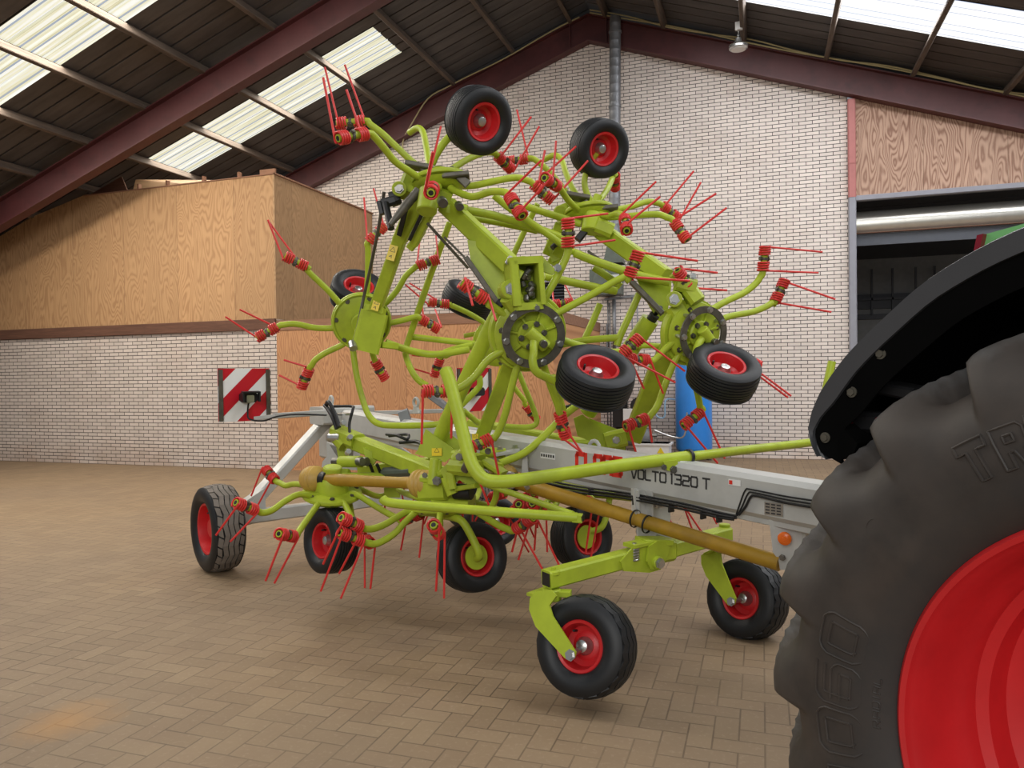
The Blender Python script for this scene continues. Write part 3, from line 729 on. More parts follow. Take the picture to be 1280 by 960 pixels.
def rotor(label, hub, n, mode, arms, disc_r=.2, Rr=.70, face='back', r_arm=.0215):
    """arms: (points px, coil px pair, tine tips, far flag)"""
    hc = P(*hub); n = n.normalized()
    mb = MB()
    mb.lathe(hc, n, [(0, .03), (disc_r*.3, .03), (disc_r*.8, .028), (disc_r, .012), (disc_r+.004, 0), (disc_r, -.012), (disc_r*.9, -.016), (0, -.016)], 48)
    rt = mb.build('rotor', 'lime', ted); rt['label'] = label
    mb = MB()
    e1 = n.orthogonal().normalized(); e2 = n.cross(e1)
    for k in range(7):
        a = 2*PI*k/7; p = hc+(e1*math.cos(a)+e2*math.sin(a))*disc_r*.84; bolt(mb, p+n*.024, n, .014, .012); bolt(mb, p-n*.014, -n, .014, .012)
    mb.build('bolt_ring', 'dark_steel', rt)
    for arm in arms:
        pts, coils, tips = arm[0], arm[1], arm[2]; far = arm[3] if len(arm) > 3 else 0
        allp = list(pts)+list(coils)
        z0 = hub[2]
        if mode == 'plane':
            W = [on_plane(q[0], q[1], hc, n) for q in allp]
        else:
            last = allp[-1]; ze = sphere_depth(last[0], last[1], hc, Rr, far)
            L = [0]
            for a, b in zip(allp, allp[1:]): L.append(L[-1]+math.hypot(b[0]-a[0], b[1]-a[1]))
            zs = z0+(ze-z0)*.22
            W = [P(q[0], q[1], zs+(ze-zs)*l/(L[-1] or 1)) for q, l in zip(allp, L)]
        inner = hc+(W[0]-hc)*.75 if len(pts) > 1 else hc
        path = [inner]+W
        if coils:
            path = path[:-2] if len(coils) == 2 and len(pts) >= 2 else path[:-1]
            c1, c2 = W[-2], W[-1]; ax = (c2-c1)
            if ax.length < .1: c2 = c1+ax.normalized()*.1
            if ax.length > .13: c1 = c2-ax.normalized()*.13
            ax = (c2-c1).normalized()
            path += [c1-ax*.04, c2+ax*.031]
        mb = MB(); mb.tube(path, r_arm, 12, curve=4)
        ao = mb.build('tine_arm', 'lime', rt)
        if coils:
            # dark disc on the capped end stands for the shade inside the tube
            mb = MB(); mb.lathe(path[-1]+ax*.0005, ax, [(0, 0), (.014, 0), (.014, .001), (0, .001)], 10); mb.build('mouth_shade', 'ink', rt)
            zt = (c1-O).length
            T = []
            for c, tp in zip((c1, c2), list(tips)+[None, None]):
                if tp is None: T.append(None); continue
                zc = proj(c)[2]; q = P(tp[0], tp[1], zc); ll = (q-c).length
                dz = tp[2] if len(tp) > 2 else math.sqrt(max(0, .32**2-ll*ll))*.7*(1 if far or mode == 'plane' else -1)
                T.append(P(tp[0], tp[1], zc+dz))
            spring(rt, c1, c2, T)
    return rt, hc

# ---- main transport beam
def bz(t): return .98+.045*t
up_b = UP
B0, B1 = mp(-1.3, 0, bz(-1.3)), mp(4.25, 0, bz(4.25))
mb = MB(); mb.beam(B0, B1, .17, .205, UP, .14)
beam_ = mb.build('transport_beam', 'grey_paint', ted)
bd = (B1-B0).normalized(); bn = -LAT; bu = bn.cross(bd); bu = bu if bu.z > 0 else -bu; bt = -bd          # text runs towards the tractor
face_c = mp(0, 0, bz(0))+bn*.0855
def onface(u, v): return on_plane(u, v, face_c, bn)
mb = MB(); mb.beam(mp(-.9, 0, bz(-.9)-.115), mp(3.6, 0, bz(3.6)-.115), .12, .03); mb.build('lower_flange', 'grey_paint', ted)
# lettering on the beam
GL = {'V': [[(0, 1), (.42, 0), (.6, 0), (1, 1)]], 'O': [[(.12, 0), (0, .15), (0, .85), (.12, 1), (.88, 1), (1, .85), (1, .15), (.88, 0), (.12, 0)]],
      'L': [[(0, 1), (0, .12), (.12, 0), (.9, 0)]], 'T': [[(0, 1), (1, 1)], [(.5, 1), (.5, 0)]], '1': [[(0, 1), (.3, 1), (.3, 0)]],
      '3': [[(0, 1), (.88, 1), (1, .88), (1, .62), (.88, .52), (.3, .52)], [(.88, .52), (1, .4), (1, .12), (.88, 0), (0, 0)]],
      '2': [[(0, 1), (.88, 1), (1, .88), (1, .62), (.88, .5), (.12, .5), (0, .38), (0, 0), (1, 0)]],
      '0': [[(.12, 0), (0, .15), (0, .85), (.12, 1), (.88, 1), (1, .85), (1, .15), (.88, 0), (.12, 0)]],
      'C': [[(1, 1), (.12, 1), (0, .85), (0, .15), (.12, 0), (1, 0)]], 'A': [[(0, 0), (0, .85), (.12, 1), (.88, 1), (1, .85), (1, 0)], [(0, .42), (1, .42)]],
      'S': [[(1, 1), (.12, 1), (0, .88), (0, .62), (.12, .52), (.88, .52), (1, .4), (1, .12), (.88, 0), (0, 0)]],
      '6': [[(1, 1), (.12, 1), (0, .85), (0, .15), (.12, 0), (.88, 0), (1, .15), (1, .45), (.88, .56), (0, .56)]],
      'R': [[(0, 0), (0, 1), (.88, 1), (1, .88), (1, .6), (.88, .48), (0, .48)], [(.5, .48), (1, 0)]],
      'E': [[(1, 1), (0, 1), (0, 0), (1, 0)], [(0, .5), (.85, .5)]], 'B': [[(0, 0), (0, 1), (.85, 1), (.95, .85), (.95, .62), (.85, .52), (0, .52)], [(.85, .52), (1, .4), (1, .12), (.88, 0), (0, 0)]],
      'G': [[(1, 1), (.12, 1), (0, .85), (0, .15), (.12, 0), (1, 0), (1, .48), (.55, .48)]],
      'D': [[(0, 0), (0, 1), (.8, 1), (1, .8), (1, .2), (.8, 0), (0, 0)]], 'I': [[(.5, 0), (.5, 1)]], 'M': [[(0, 0), (0, 1), (.5, .4), (1, 1), (1, 0)]]}
def flat_text(txt, o, ex, ey, h, w, gap, sw, name, mat, parent, nrm, slant=.0):
    mb = MB(); x = 0
    for ch in txt:
        if ch == ' ': x += w*.6; continue
        ww = w*(.35 if ch == '1' else 1)
        for st in GL[ch]:
            for a, b in zip(st, st[1:]):
                pa = o+ex*(x+a[0]*ww+slant*a[1]*h)+ey*a[1]*h; pb = o+ex*(x+b[0]*ww+slant*b[1]*h)+ey*b[1]*h
                d = (pb-pa).normalized(); s = nrm.cross(d)*sw/2; pa2 = pa-d*sw*.4; pb2 = pb+d*sw*.4
                mb.prism([pa2-s, pb2-s, pb2+s, pa2+s], nrm*.0012)
        x += ww+gap
    return mb.build(name, mat, parent)
t0 = onface(789, 597); t1 = onface(884, 611)
ex = (t1-t0).normalized(); ey = bn.cross(ex); ey = ey if ey.z > 0 else -ey
Wt = (t1-t0).length; n_ = 8.2; h_ = .05
flat_text('VOLTO 1320 T', t0, ex, ey, h_, Wt/12.9, Wt/12.9*.3, .0098, 'model_lettering', 'letter', ted, bn)
t0 = onface(721, 586); t1 = onface(777, 594.5); ex = (t1-t0).normalized(); ey = bn.cross(ex); ey = ey if ey.z > 0 else -ey; Wt = (t1-t0).length
flat_text('CLAAS', t0, ex, ey, .092, Wt/6.2, Wt/6.2*.28, .028, 'logo_lettering', 'logo_red', ted, bn)
def decal(poly, name, mat, parent=None, lift=.002):
    q = [onface(*p)+bn*.001 for p in poly]; mb = MB(); mb.prism(q, bn*lift); return mb.build(name, mat, parent or ted)
decal([(676, 565), (694, 567.5), (694, 575), (676, 572.5)], 'sticker', 'white'); 
mb = MB(); 
for k in range(6): mb.prism([onface(677+k*2.9, 567+k*.4)+bn*.004, onface(678.6+k*2.9, 567.2+k*.4)+bn*.004, onface(678.6+k*2.9, 570.5+k*.4)+bn*.004, onface(677+k*2.9, 570.3+k*.4)+bn*.004], bn*.001)
mb.build('sticker_print', 'ink', ted)
decal([(911, 598.5), (926, 600.5), (926, 608), (911, 606)], 'sticker', 'white')
mb = MB(); mb.prism([onface(*p)+bn*.004 for p in ((912, 600), (916, 600.5), (916, 605.5), (912, 605))], bn*.001); mb.build('sticker_print', 'logo_red', ted)
decal([(956, 627), (979, 630), (979, 646), (956, 643)], 'type_plate', 'zinc')
mb = MB()
for r_ in range(4):
    for k in range(3): mb.prism([onface(x, y)+bn*.004 for x, y in ((957.5+k*7, 628.6+r_*3.7+k), (962.5+k*7, 629.3+r_*3.7+k), (962.5+k*7, 631+r_*3.7+k), (957.5+k*7, 630.3+r_*3.7+k))], bn*.001)
mb.build('sticker_print', 'letter', ted)
# hoses and pipes on the beam
def hose(pts, r=.009, mat='black', name='hose', cv=5, parent=None):
    mb = MB(); mb.tube(pts, r, 8, curve=cv); return mb.build(name, mat, parent or ted)
off = bn*.016
for k in range(3):
    dy = k*4.0; dx = k*3.5
    hose([onface(922+dx*.6, 645-k)+off, onface(927+dx, 630+dy*.4)+off, onface(934+dx, 612.5+dy)+off, onface(942+dx, 611.5+dy)+off, onface(985, 620+dy)+off, onface(1032, 627+dy*1.1)+off], .0042 if k < 2 else .006, 'black', 'hydraulic_pipe', 4)
for k in range(4):
    o_ = bn*(.03+.022*(k % 2)); yy = 3.2*k
    hose([onface(655, 589+yy*.8)+o_-UP*.02, onface(720, 603+yy*.7)+o_-UP*.015, onface(790, 616+yy*.6)+o_, onface(860, 629+yy*.6)+o_, onface(905, 640+yy*.5)+o_, onface(925, 644+yy*.4)+o_], .0062, 'black', 'hydraulic_hose', 6)
mb = MB()
for u in (745, 800, 845, 885, 905): q = onface(u, 608+(u-720)*.205)+bn*.04; mb.beam(q-UP*.022, q+UP*.015, .012, .04, bn)
mb.build('hose_clip', 'ink', ted)
# eyelets on top of beam
def eyelet(u, v, z, r=.035):
    c = P(u, v, z); mb = MB()
    mb.tube([c+REAR*r*math.cos(a*PI/6)+UP*r*math.sin(a*PI/6) for a in range(12)], .012, 8, closed=True)
    mb.beam(c-UP*(r+.05), c-UP*r*.8, .09, .02, LAT, w1=.05); mb.build('lifting_eye', 'grey_paint', ted)
eyelet(743, 560, 4.62, .045); eyelet(414, 500, 7.0, .035); eyelet(520, 503, 6.0, .035)

# ---- rear axle and legs
zA = .40
for s, nm in ((-1, 'near'), (1, 'far')):
    w0 = mp(3.64, s*1.25, .345)
    wheel('transport_wheel', ted, w0, (LAT*s if s > 0 else -LAT), .69, .26, .39, 'block', 'red', label='wide transport wheel tyre with block tread')
mb = MB(); mb.beam(mp(3.64, -1.12, zA), mp(3.64, 1.12, zA), .1, .11); mb.build('rear_axle', 'grey_paint', ted)
for s in (-1, 1):
    mb = MB(); mb.beam(mp(3.64, s*1.06, zA+.02), mp(3.95, s*.16, 1.13), .105, .1); 
    mb.prism([mp(3.60, s*1.1, .33)+LAT*0, mp(3.60, s*1.1, .5), mp(3.64, s*.86, .62), mp(3.64, s*.84, .35)], REAR*.1)
    mb.build('axle_leg', 'grey_paint', ted)
mb = MB(); q = mp(4.0, 0, 1.13)
mb.beam(mp(3.9, -.26, 1.2), mp(3.9, .26, 1.2), .3, .16); mb.beam(mp(3.75, 0, .95), mp(4.2, 0, .95), .2, .35)
mb.build('rear_bracket', 'grey_paint', ted)
q = P(403, 537, 7.0); mb = MB(); mb.lathe(q, -fw, [(0, 0), (.03, 0), (.03, .01), (0, .012)], 16); mb.build('reflector', 'amber', ted)
# white plates under the rear end
def plate(poly, z, mat, name, th=.012, parent=None, nrm=None, label=None):
    q = [P(u, v, z) for u, v in poly] if not nrm else [on_plane(u, v, z, nrm) for u, v in poly]
    mb = MB(); mb.prism(q, (fw if not nrm else -nrm)*th); o = mb.build(name, mat, parent or ted); 
    if label: o['label'] = label
    return o
plate([(408, 553), (428, 560), (444, 572), (446, 588), (402, 584), (403, 577), (409, 570)], 6.1, 'grey_paint', 'bracket_plate', .05)
plate([(412, 556), (424, 560), (441, 561), (441, 572), (424, 575)], 6.0, 'steel', 'bracket_plate', .02)
# warning boards
def board(cu, cv, z, half=.2115, cam_=False):
    c = P(cu, cv, z); n = -REAR; e1 = LAT if LAT.dot(rv) > 0 else -LAT; e2 = UP
    mb = MB(); mb.prism([c-e1*half-e2*half, c+e1*half-e2*half, c+e1*half+e2*half, c-e1*half+e2*half], -n*.006)
    o = mb.build('warning_board', 'white', ted); o['label'] = 'square warning board with diagonal red and white stripes'
    mb = MB(); H2 = half*2; h = half
    # stripes: red bands, rising to the right, clipped to the square
    def clip(poly, a, b, cc):
        out = []
        for i in range(len(poly)):
            p, q = poly[i-1], poly[i]; fp = a*p[0]+b*p[1]+cc; fq = a*q[0]+b*q[1]+cc
            if fp*fq < 0: t = fp/(fp-fq); out.append((p[0]+(q[0]-p[0])*t, p[1]+(q[1]-p[1])*t))
            if fq >= 0: out.append(q)
        return out
    sq = [(-h, -h), (h, -h), (h, h), (-h, h)]
    for d0, d1 in ((.02*h, .70*h), (1.33*h, 2.1*h), (-1.38*h, -.69*h)):
        # band: d0 < y-x*1.05+off < d1
        pl = clip(sq, -1, 1, -d0); 
        if pl: pl = clip(pl, 1, -1, d1)
        if len(pl) > 2: mb.prism([c+n*.001+e1*x+e2*y for x, y in pl], n*.0015)
    mb.build('red_stripe', 'signred', o)
    mb = MB()
    for s in (-1, 1): mb.beam(c+e1*s*h*.9-e2*h*.96+n*.006, c+e1*s*h*.9+e2*h*.96+n*.006, .034, .012, n)
    mb.build('edge_rail', 'dark_steel', o)
    return o, c, n, e1
bo, c, n, e1 = board(306, 493.5, 6.0)
mb = MB(); q = c+e1*.01-UP*.02
mb.beam(q+n*.01, q+n*.09, .12, .08, UP, .2); mb.beam(q+n*.09+UP*.045, q+n*.135+UP*.04, .14, .012, UP); 
for s in (-1, 1): mb.beam(q+n*.09+e1*s*.065, q+n*.13+e1*s*.065, .012, .07, UP)
lo = mb.build('lamp_housing', 'black', bo)
mb = MB(); mb.beam(q+n*.09-UP*.01, q+n*.1-UP*.01, .06, .055); mb.build('lamp_lens', 'zinc', bo)
hose([q-UP*.05+n*.05, q-UP*.12+n*.03, P(312, 524, 5.97), P(330, 526, 5.98), P(345, 521, 5.98), P(370, 518, 6.15), P(408, 519, 6.4)], .007, 'black', 'lamp_cable')
mb = MB(); mb.beam(P(318, 523, 6.05), P(345, 520, 6.05), .03, .03); mb.beam(P(343, 520, 6.05), P(408, 515.5, 6.5), .04, .045); mb.build('board_arm', 'grey_paint', ted)
bo, c, n, e1 = board(593, 487, 7.3)
mb = MB(); mb.beam(c-UP*.02+n*.01, c-UP*.02+n*.09, .12, .08, UP, .2); mb.build('lamp_housing', 'black', bo)
mb = MB(); mb.beam(c+REAR*.03-UP*.2, mp(4.0, .1, 1.2), .04, .04); mb.build('board_arm', 'grey_paint', ted)

# ---- front castor axle
pc = P(816, 697, 3.98)
bl = P(683, 724, 3.62); br_ = P(908, 667, 4.42)
ml = P(806, 692, 3.95); mr = P(838, 686, 4.05)
mb = MB(); mb.beam(bl, ml, .085, .085, UP, .1); mb.beam(ml-UP*.0, mr, .09, .12, UP, .2); mb.beam(mr, br_, .085, .08, UP, .1)
ca = mb.build('castor_axle', 'lime', ted)
adir = (ml-bl).normalized(); an = adir.cross(UP).normalized(); an = an if an.dot(fw) < 0 else -an
mb = MB(); mb.prism([bl-adir*.002-UP*.032+an*.032, bl-adir*.002+UP*.032+an*.032, bl-adir*.002+UP*.032-an*.032, bl-adir*.002-UP*.032-an*.032], -adir*.002); mb.build('mouth_shade', 'ink', ca)  # dark square stands for the shade inside the axle tube
plate([(776, 702), (790, 686), (812, 678), (836, 676), (838, 690), (826, 712), (812, 716), (780, 714)], ml+an*.055, 'lime', 'pivot_plate', .012, ca, an)
plate([(812, 683), (822, 676), (836, 677), (837, 690), (826, 711), (814, 712), (809, 702)], ml+an*.075, 'lime', 'pivot_plate', .014, ca, an)
mb = MB(); q = on_plane(821, 703, ml+an*.075, an); mb.cyl(q-an*.1, q+an*.02, .034, 24); mb.build('pivot_boss', 'lime', ca)
mb = MB(); bolt(mb, q+an*.02, an, .022, .02); mb.build('pivot_bolt', 'zinc', ca)
mb = MB(); q = P(793, 693, 3.86); mb.helix(q, UP, .022, .07, 5, .006, 6); mb.tube([q-UP*.06, q+UP*.06], .012, 8); mb.build('damper_spring', 'zinc', ca)
mb = MB(); mb.beam(P(786, 682, 3.86), P(815, 676, 3.95), .09, .02); mb.beam(P(800, 676, 3.95), P(835, 676, 4.0), .12, .03); mb.build('top_plate', 'lime', ca)
# grey support bracket from beam to castor axle
mb = MB()
mb.beam(P(815, 613, 4.26), P(817, 672, 4.22), .15, .12, an); sb = mb.build('support_bracket', 'grey_paint', ted)
for u in (794, 811):
    mb = MB(); mb.beam(P(u, 612, 4.07), P(u+1, 644, 4.09), .012, .06, an); mb.build('bracket_rib', 'grey_paint', ted)
plate([(792, 610), (838, 618), (838, 678), (798, 670)], P(815, 640, 4.12), 'grey_paint', 'bracket_plate', .012, None, an)
mb = MB()
for u, v in ((798, 664), (822, 672), (812, 648), (820, 631), (827, 631)): bolt(mb, P(u, v, 4.1), an, .016, .014)
mb.build('bracket_bolt', 'zinc', ted)
def castor(top, axle_px, z, nl, leg, topz, label, capd):
    n = vdir(axle_px[0], axle_px[1], *nl)
    c = P(axle_px[0], axle_px[1], z)
    w = wheel('castor_wheel', ted, c, n, .455, .215, .215, 'zig', label=label)
    pz = c+n*.128
    leg_ = [on_plane(u, v, pz, n) for u, v in leg]
    mb = MB(); mb.prism(leg_, n*.014); f = mb.build('castor_fork', 'lime', ted)
    return c, n, f
c, n, f = castor(None, (733, 807), 3.52, (-.42, -.06, .9), [(663, 762), (664, 748), (672, 739), (690, 737), (697, 745), (688, 757), (692, 770), (721, 815), (719, 823), (713, 826), (707, 822), (671, 783)], 0, 'near castor wheel tyre with zigzag tread', 1)
mb = MB(); a0 = P(690, 741, 3.62)
mb.beam(on_plane(668, 745, c+n*.13, n), a0+fw*.05, .1, .016, UP, .2); mb.beam(a0, P(714, 742, 3.6), .05, .03); mb.cyl(a0-UP*.035, a0+UP*.02, .045, 24); mb.build('fork_head', 'lime', f)
mb = MB(); q = on_plane(713, 819, c+n*.142, n); bolt(mb, q, n, .02, .016); mb.cyl(c, q, .014, 12, .05); mb.build('axle_bolt', 'zinc', f)
mb = MB(); q = P(692, 718, 3.62); mb.cyl(q, q+UP*.02, .032, 20); mb.tube([q+UP*.02, q+UP*.035], .012, 8); mb.build('pivot_cap', 'lime', ca)
c, n, f = castor(None, (934, 748), 4.42, (-.5, -.04, .86), [(878, 705), (878, 694), (890, 688), (902, 692), (903, 704), (921, 748), (919, 756), (912, 757), (907, 751), (884, 720)], 0, 'far castor wheel tyre with zigzag tread', 1)
mb = MB(); a0 = P(906, 678, 4.42); mb.beam(on_plane(884, 691, c+n*.13, n), a0+fw*.04-UP*.03, .1, .016, UP, .2); mb.cyl(a0-UP*.06, a0, .045, 24); mb.cyl(a0+UP*.05, a0+UP*.11, .032, 20); mb.build('fork_head', 'lime', f)
mb = MB(); q = on_plane(914, 752, c+n*.142, n); bolt(mb, q, n, .02, .016); mb.cyl(c, q, .014, 12, .05); mb.build('axle_bolt', 'zinc', f)

# ---- drive shafts
def shaft(p0, p1, r, boot0, boot1, label):
    d = (p1-p0).normalized(); mb = MB(); L = (p1-p0).length
    mb.lathe(p0, d, [(0, 0), (r, 0), (r, L*.42), (r*.9, L*.42+.01), (r*.9, L), (0, L)], 24)
    o = mb.build('drive_shaft', 'yellow', ted); o['label'] = label
    mb = MB(); mb.lathe(p0+d*.0, d, [(r*1.02, 0), (r*1.3, .004), (r*1.3, .05), (r*1.02, .054)], 20); mb.build('guard_collar', 'black', o)
    for on, p, dd in ((boot0, p0, -d), (boot1, p1, d)):
        if not on: continue
        mb = MB(); R0 = .092
        mb.lathe(p, dd, [(r, -.02), (R0*.6, 0), (R0*.9, .02), (R0, .045), (R0*.93, .06), (R0, .075), (R0*.92, .09), (R0*.97, .105), (R0*.85, .135), (R0*.7, .15), (0, .15)], 28); mb.build('boot', 'boot', o)
    return o
shaft(P(402, 599, 5.2), P(516, 604, 4.85), .042, True, True, 'yellow drive shaft between the two low rotors')
shaft(P(640, 601, 4.75), P(975, 704, 3.52), .043, True, False, 'long yellow drive shaft under the grey beam')
mb = MB()
for u, v, z in ((793, 648, 4.05), (808, 655, 4.0)):
    q = P(u, v, z); d = (P(975, 704, 3.52)-P(640, 601, 4.75)).normalized(); mb.lathe(q, d, [(.046, 0), (.05, .001), (.05, .01), (.046, .011)], 20)
mb.build('shaft_strap', 'ink', ted)
# hitch bracket with orange reflector
plate([(961, 647), (996, 652), (997, 664), (1004, 700), (986, 713), (975, 712), (973, 700), (966, 690)], P(985, 680, 3.48)+bn*0, 'grey_paint', 'hitch_plate', .02, None, (bn*.9+(-fw)*.5).normalized())
mb = MB(); mb.beam(P(1000, 652, 3.5), P(998, 700, 3.5), .1, .1, bn); mb.build('hitch_post', 'grey_paint', ted)
mb = MB(); q = P(981, 673, 3.455); mb.lathe(q, (bn*.9+(-fw)*.5).normalized(), [(0, .0), (.031, 0), (.031, .008), (.024, .014), (.01, .015), (.008, .018), (0, .018)], 28); mb.build('reflector', 'amber', ted)
mb = MB(); bolt(mb, P(978, 697, 3.46), (bn*.9+(-fw)*.5).normalized(), .012, .01); mb.build('bracket_bolt', 'steel', ted)

# ================= rotors
# D: big near rotor facing the camera
nD = vdir(670, 425, .26, -.16, .95)
D, hD = rotor('near middle rotor turned to face the camera', (662, 417, 4.30), nD, 'plane', [
    ([(676, 388), (683, 370), (694, 350), (705, 328)], [(710, 303), (710, 280)], [(769, 300, .1), (760, 267, .1)]),
    ([(690, 395), (705, 387), (740, 368), (768, 352), (782, 346)], [(788, 341), (794, 326)], [(862, 351, .1), (872, 326, .1)]),
    ([(690, 418), (703, 425), (735, 435), (762, 440), (775, 440)], [(781, 439), (790, 431)], [(844, 478, .1), (856, 464, .1)]),
    ([(678, 452), (688, 482), (697, 506)], [(701, 522), (704, 534)], [(737, 580, 0), (746, 579, 0)]),
    ([(645, 463), (638, 490), (632, 516), (624, 538), (617, 548)], [(608, 551), (599, 555)], [(629, 621, 0), (611, 631, 0)]),
    ([(640, 436), (626, 440), (609, 451), (594, 470), (580, 482), (570, 487)], [(558, 489), (534, 489)], [(564, 548, 0), (527, 555, 0)]),
    ([(645, 404), (634, 396), (619, 385), (610, 380)], [(601, 371), (582, 357)], [(620, 401, -.1), (591, 382, -.1)]),
], disc_r=.205)
# ring plate in front
def ring(hc, n, off, ro, ri, name, mat, parent, sides=14, label=None):
    mb = MB(); c = hc+n*off
    mb.lathe(c, n, [(ri, 0), (ro, 0), (ro, .012), (ri, .012)], sides*2, False, closed=True)
    o = mb.build(name, mat, parent); 
    e1 = n.orthogonal().normalized(); e2 = n.cross(e1); mb = MB()
    for k in range(7):
        a = 2*PI*k/7+.3; p = c+(e1*math.cos(a)+e2*math.sin(a))*(ro+ri)/2+n*.012; bolt(mb, p, n, .016, .018); mb.cyl(p-n*off*.9, p-n*.0005, .012, 8)
    mb.build('ring_bolt', 'zinc', parent); return o
ring(hD, nD, .085, .185, .14, 'ring_plate', 'dark_steel', D)
def hubcore(hc, n, parent, s=1):
    e1 = n.orthogonal().normalized(); e2 = n.cross(e1)
    mb = MB(); mb.cyl(hc, hc+n*.07, .085*s, 24); 
    for k in range(7):
        a = 2*PI*k/7; d = e1*math.cos(a)+e2*math.sin(a); mb.beam(hc+d*.05*s+n*.03, hc+d*.17*s+n*.01, .012, .05, n)
    o = mb.build('hub_ribs', 'lime', parent)
    d = (vdir(670, 425, .6, -.5, .3)); d = (d-n*d.dot(n)).normalized()
    mb = MB(); mb.cyl(hc-d*.05+n*.11, hc+d*.09+n*.12, .036*s, 20); mb.build('axle_socket', 'lime', parent)
    mb = MB()
    for k in range(6):
        a = 2*PI*k/6+.5; p = hc+(e1*math.cos(a)+e2*math.sin(a))*.068*s+n*.07; bolt(mb, p, n, .014, .016)
    mb.cyl(hc+d*.05+n*.14, hc+d*.05+n*.18, .022, 12)
    mb.build('hub_bolt', 'steel', parent)
hubcore(hD, nD, D)
mb = MB(); mb.lathe(hD, nD, [(.2, -.02), (.225, -.02), (.235, -.05), (.225, -.09), (.12, -.13), (0, -.13)], 48); mb.build('gear_cover', 'lime', D)
wheel('support_wheel', ted, P(744, 472, 4.14), vdir(744, 470, .22, .80, .54), .435, .2, .215, label=WN+'beside the near middle rotor')
mb = MB(); mb.tube([hD+nD*.1, P(667, 440, 4.15), P(666, 453, 4.14), P(671, 465, 4.15), P(688, 474, 4.2), P(715, 487, 4.25), P(740, 492, 4.27), P(745, 478, 4.2)], .024, 12, curve=5); mb.build('wheel_arm', 'lime', ted)
# F: far middle rotor
nF = vdir(870, 418, .62, -.14, .77)
Fr, hF = rotor('far middle rotor beside the blue tank', (868, 416, 4.75), nF, 'plane', [
    ([(882, 392), (905, 378), (930, 366), (945, 354), (951, 345)], [(954, 333), (956, 314)], [(1023, 341, .0), (1028, 315, .0)]),
    ([(886, 407), (910, 396), (940, 390), (958, 383), (966, 378)], [(971, 372), (976, 361)], [(1039, 390, 0), (1044, 374, 0)]),
    ([(862, 396), (866, 380), (866, 370)], [(862, 359), (850, 342)], [(909, 363, 0), (897, 341, 0)]),
    ([(852, 421), (842, 427), (832, 436), (822, 447), (814, 452)], [(804, 450), (789, 449)], [(829, 492, 0), (805, 486, 0)]),
    ([(850, 440), (841, 457), (831, 482), (822, 507), (813, 519)], [(803, 525), (790, 530)], [(815, 553, 0), (795, 566, 0)]),
    ([(862, 455), (866, 472), (872, 492), (875, 508)], [(872, 518), (862, 526)], [(906, 573, 0), (897, 579, 0)]),
    ([(885, 426), (905, 436), (922, 444)], [(932, 449), (944, 455)], [(985, 497, 0), (989, 495, 0)]),
], disc_r=.195)
ring(hF, nF, .085, .18, .136, 'ring_plate', 'dark_steel', Fr); hubcore(hF, nF, Fr)
mb = MB(); mb.lathe(hF, nF, [(.19, -.02), (.215, -.02), (.22, -.05), (.2, -.09), (.12, -.13), (0, -.13)], 48); mb.build('gear_cover', 'lime', Fr)
wheel('support_wheel', ted, P(904, 466, 4.55), vdir(904, 465, .28, .80, .53), .435, .2, .215, label=WN+'beside the far middle rotor')
mb = MB(); mb.tube([hF+nF*.1, P(870, 440, 4.6), P(880, 470, 4.65), P(900, 486, 4.7), P(904, 470, 4.6)], .024, 12, curve=5); mb.build('wheel_arm', 'lime', ted)
# C: rear near rotor, seen from the back
nC = vdir(452, 402, .05, -.22, .97)
Cr, hC = rotor('rear near rotor seen from its back', (452, 402, 5.35), nC, 'plane', [
    ([(428, 383), (410, 363), (390, 344), (384, 337)], [(378, 331), (368, 326)], [(336, 277, .05), (335, 275, .05)]),
    ([(420, 410), (395, 410), (370, 405), (354, 406)], [(342, 411), (329, 418)], [(300, 387, .05), (282, 396, .05)]),
    ([(428, 431), (407, 441), (394, 450), (389, 458)], [(385, 465), (380, 477)], [(355, 450, .05), (349, 469, .05)]),
    ([(464, 434), (466, 443), (468, 449)], [(471, 455), (476, 464)], []),
    ([(487, 404), (505, 400), (520, 396)], [(530, 401), (540, 407)], [(527, 377, .2), (544, 387, .2)]),
    ([(484, 377), (497, 362), (507, 345), (519, 334)], [(527, 331), (539, 327)], [(525, 297, .1), (545, 295, .1)]),
    ([(458, 370), (460, 342), (460, 310)], [(465, 298), (475, 288)], [(455, 247, .05), (467, 236, .05)]),
], disc_r=.21)
mb = MB(); mb.lathe(hC, nC, [(.19, .03), (.2, .035), (.206, .02)], 48); mb.cyl(hC, hC+nC*.1, .08, 24); mb.build('rim_bead', 'lime', Cr)
mb = MB(); gx = P(462, 413, 5.15); ud = (P(470, 385, 5.15)-P(456, 440, 5.15)).normalized()
mb.beam(gx-ud*.15, gx+ud*.13, .19, .1, nC, .15); mb.beam(gx+ud*.13, gx+ud*.17, .15, .12, nC, .2); mb.build('gearbox', 'lime', Cr)
mb = MB(); q = P(477, 431, 5.2); mb.beam(q, P(497, 433, 5.25), .05, .045); mb.build('tube_clamp', 'lime', Cr)
wheel('support_wheel', ted, P(447, 366, 5.75), vdir(447, 366, .15, .80, .58), .42, .19, .21, label=WN+'behind the rear near rotor')
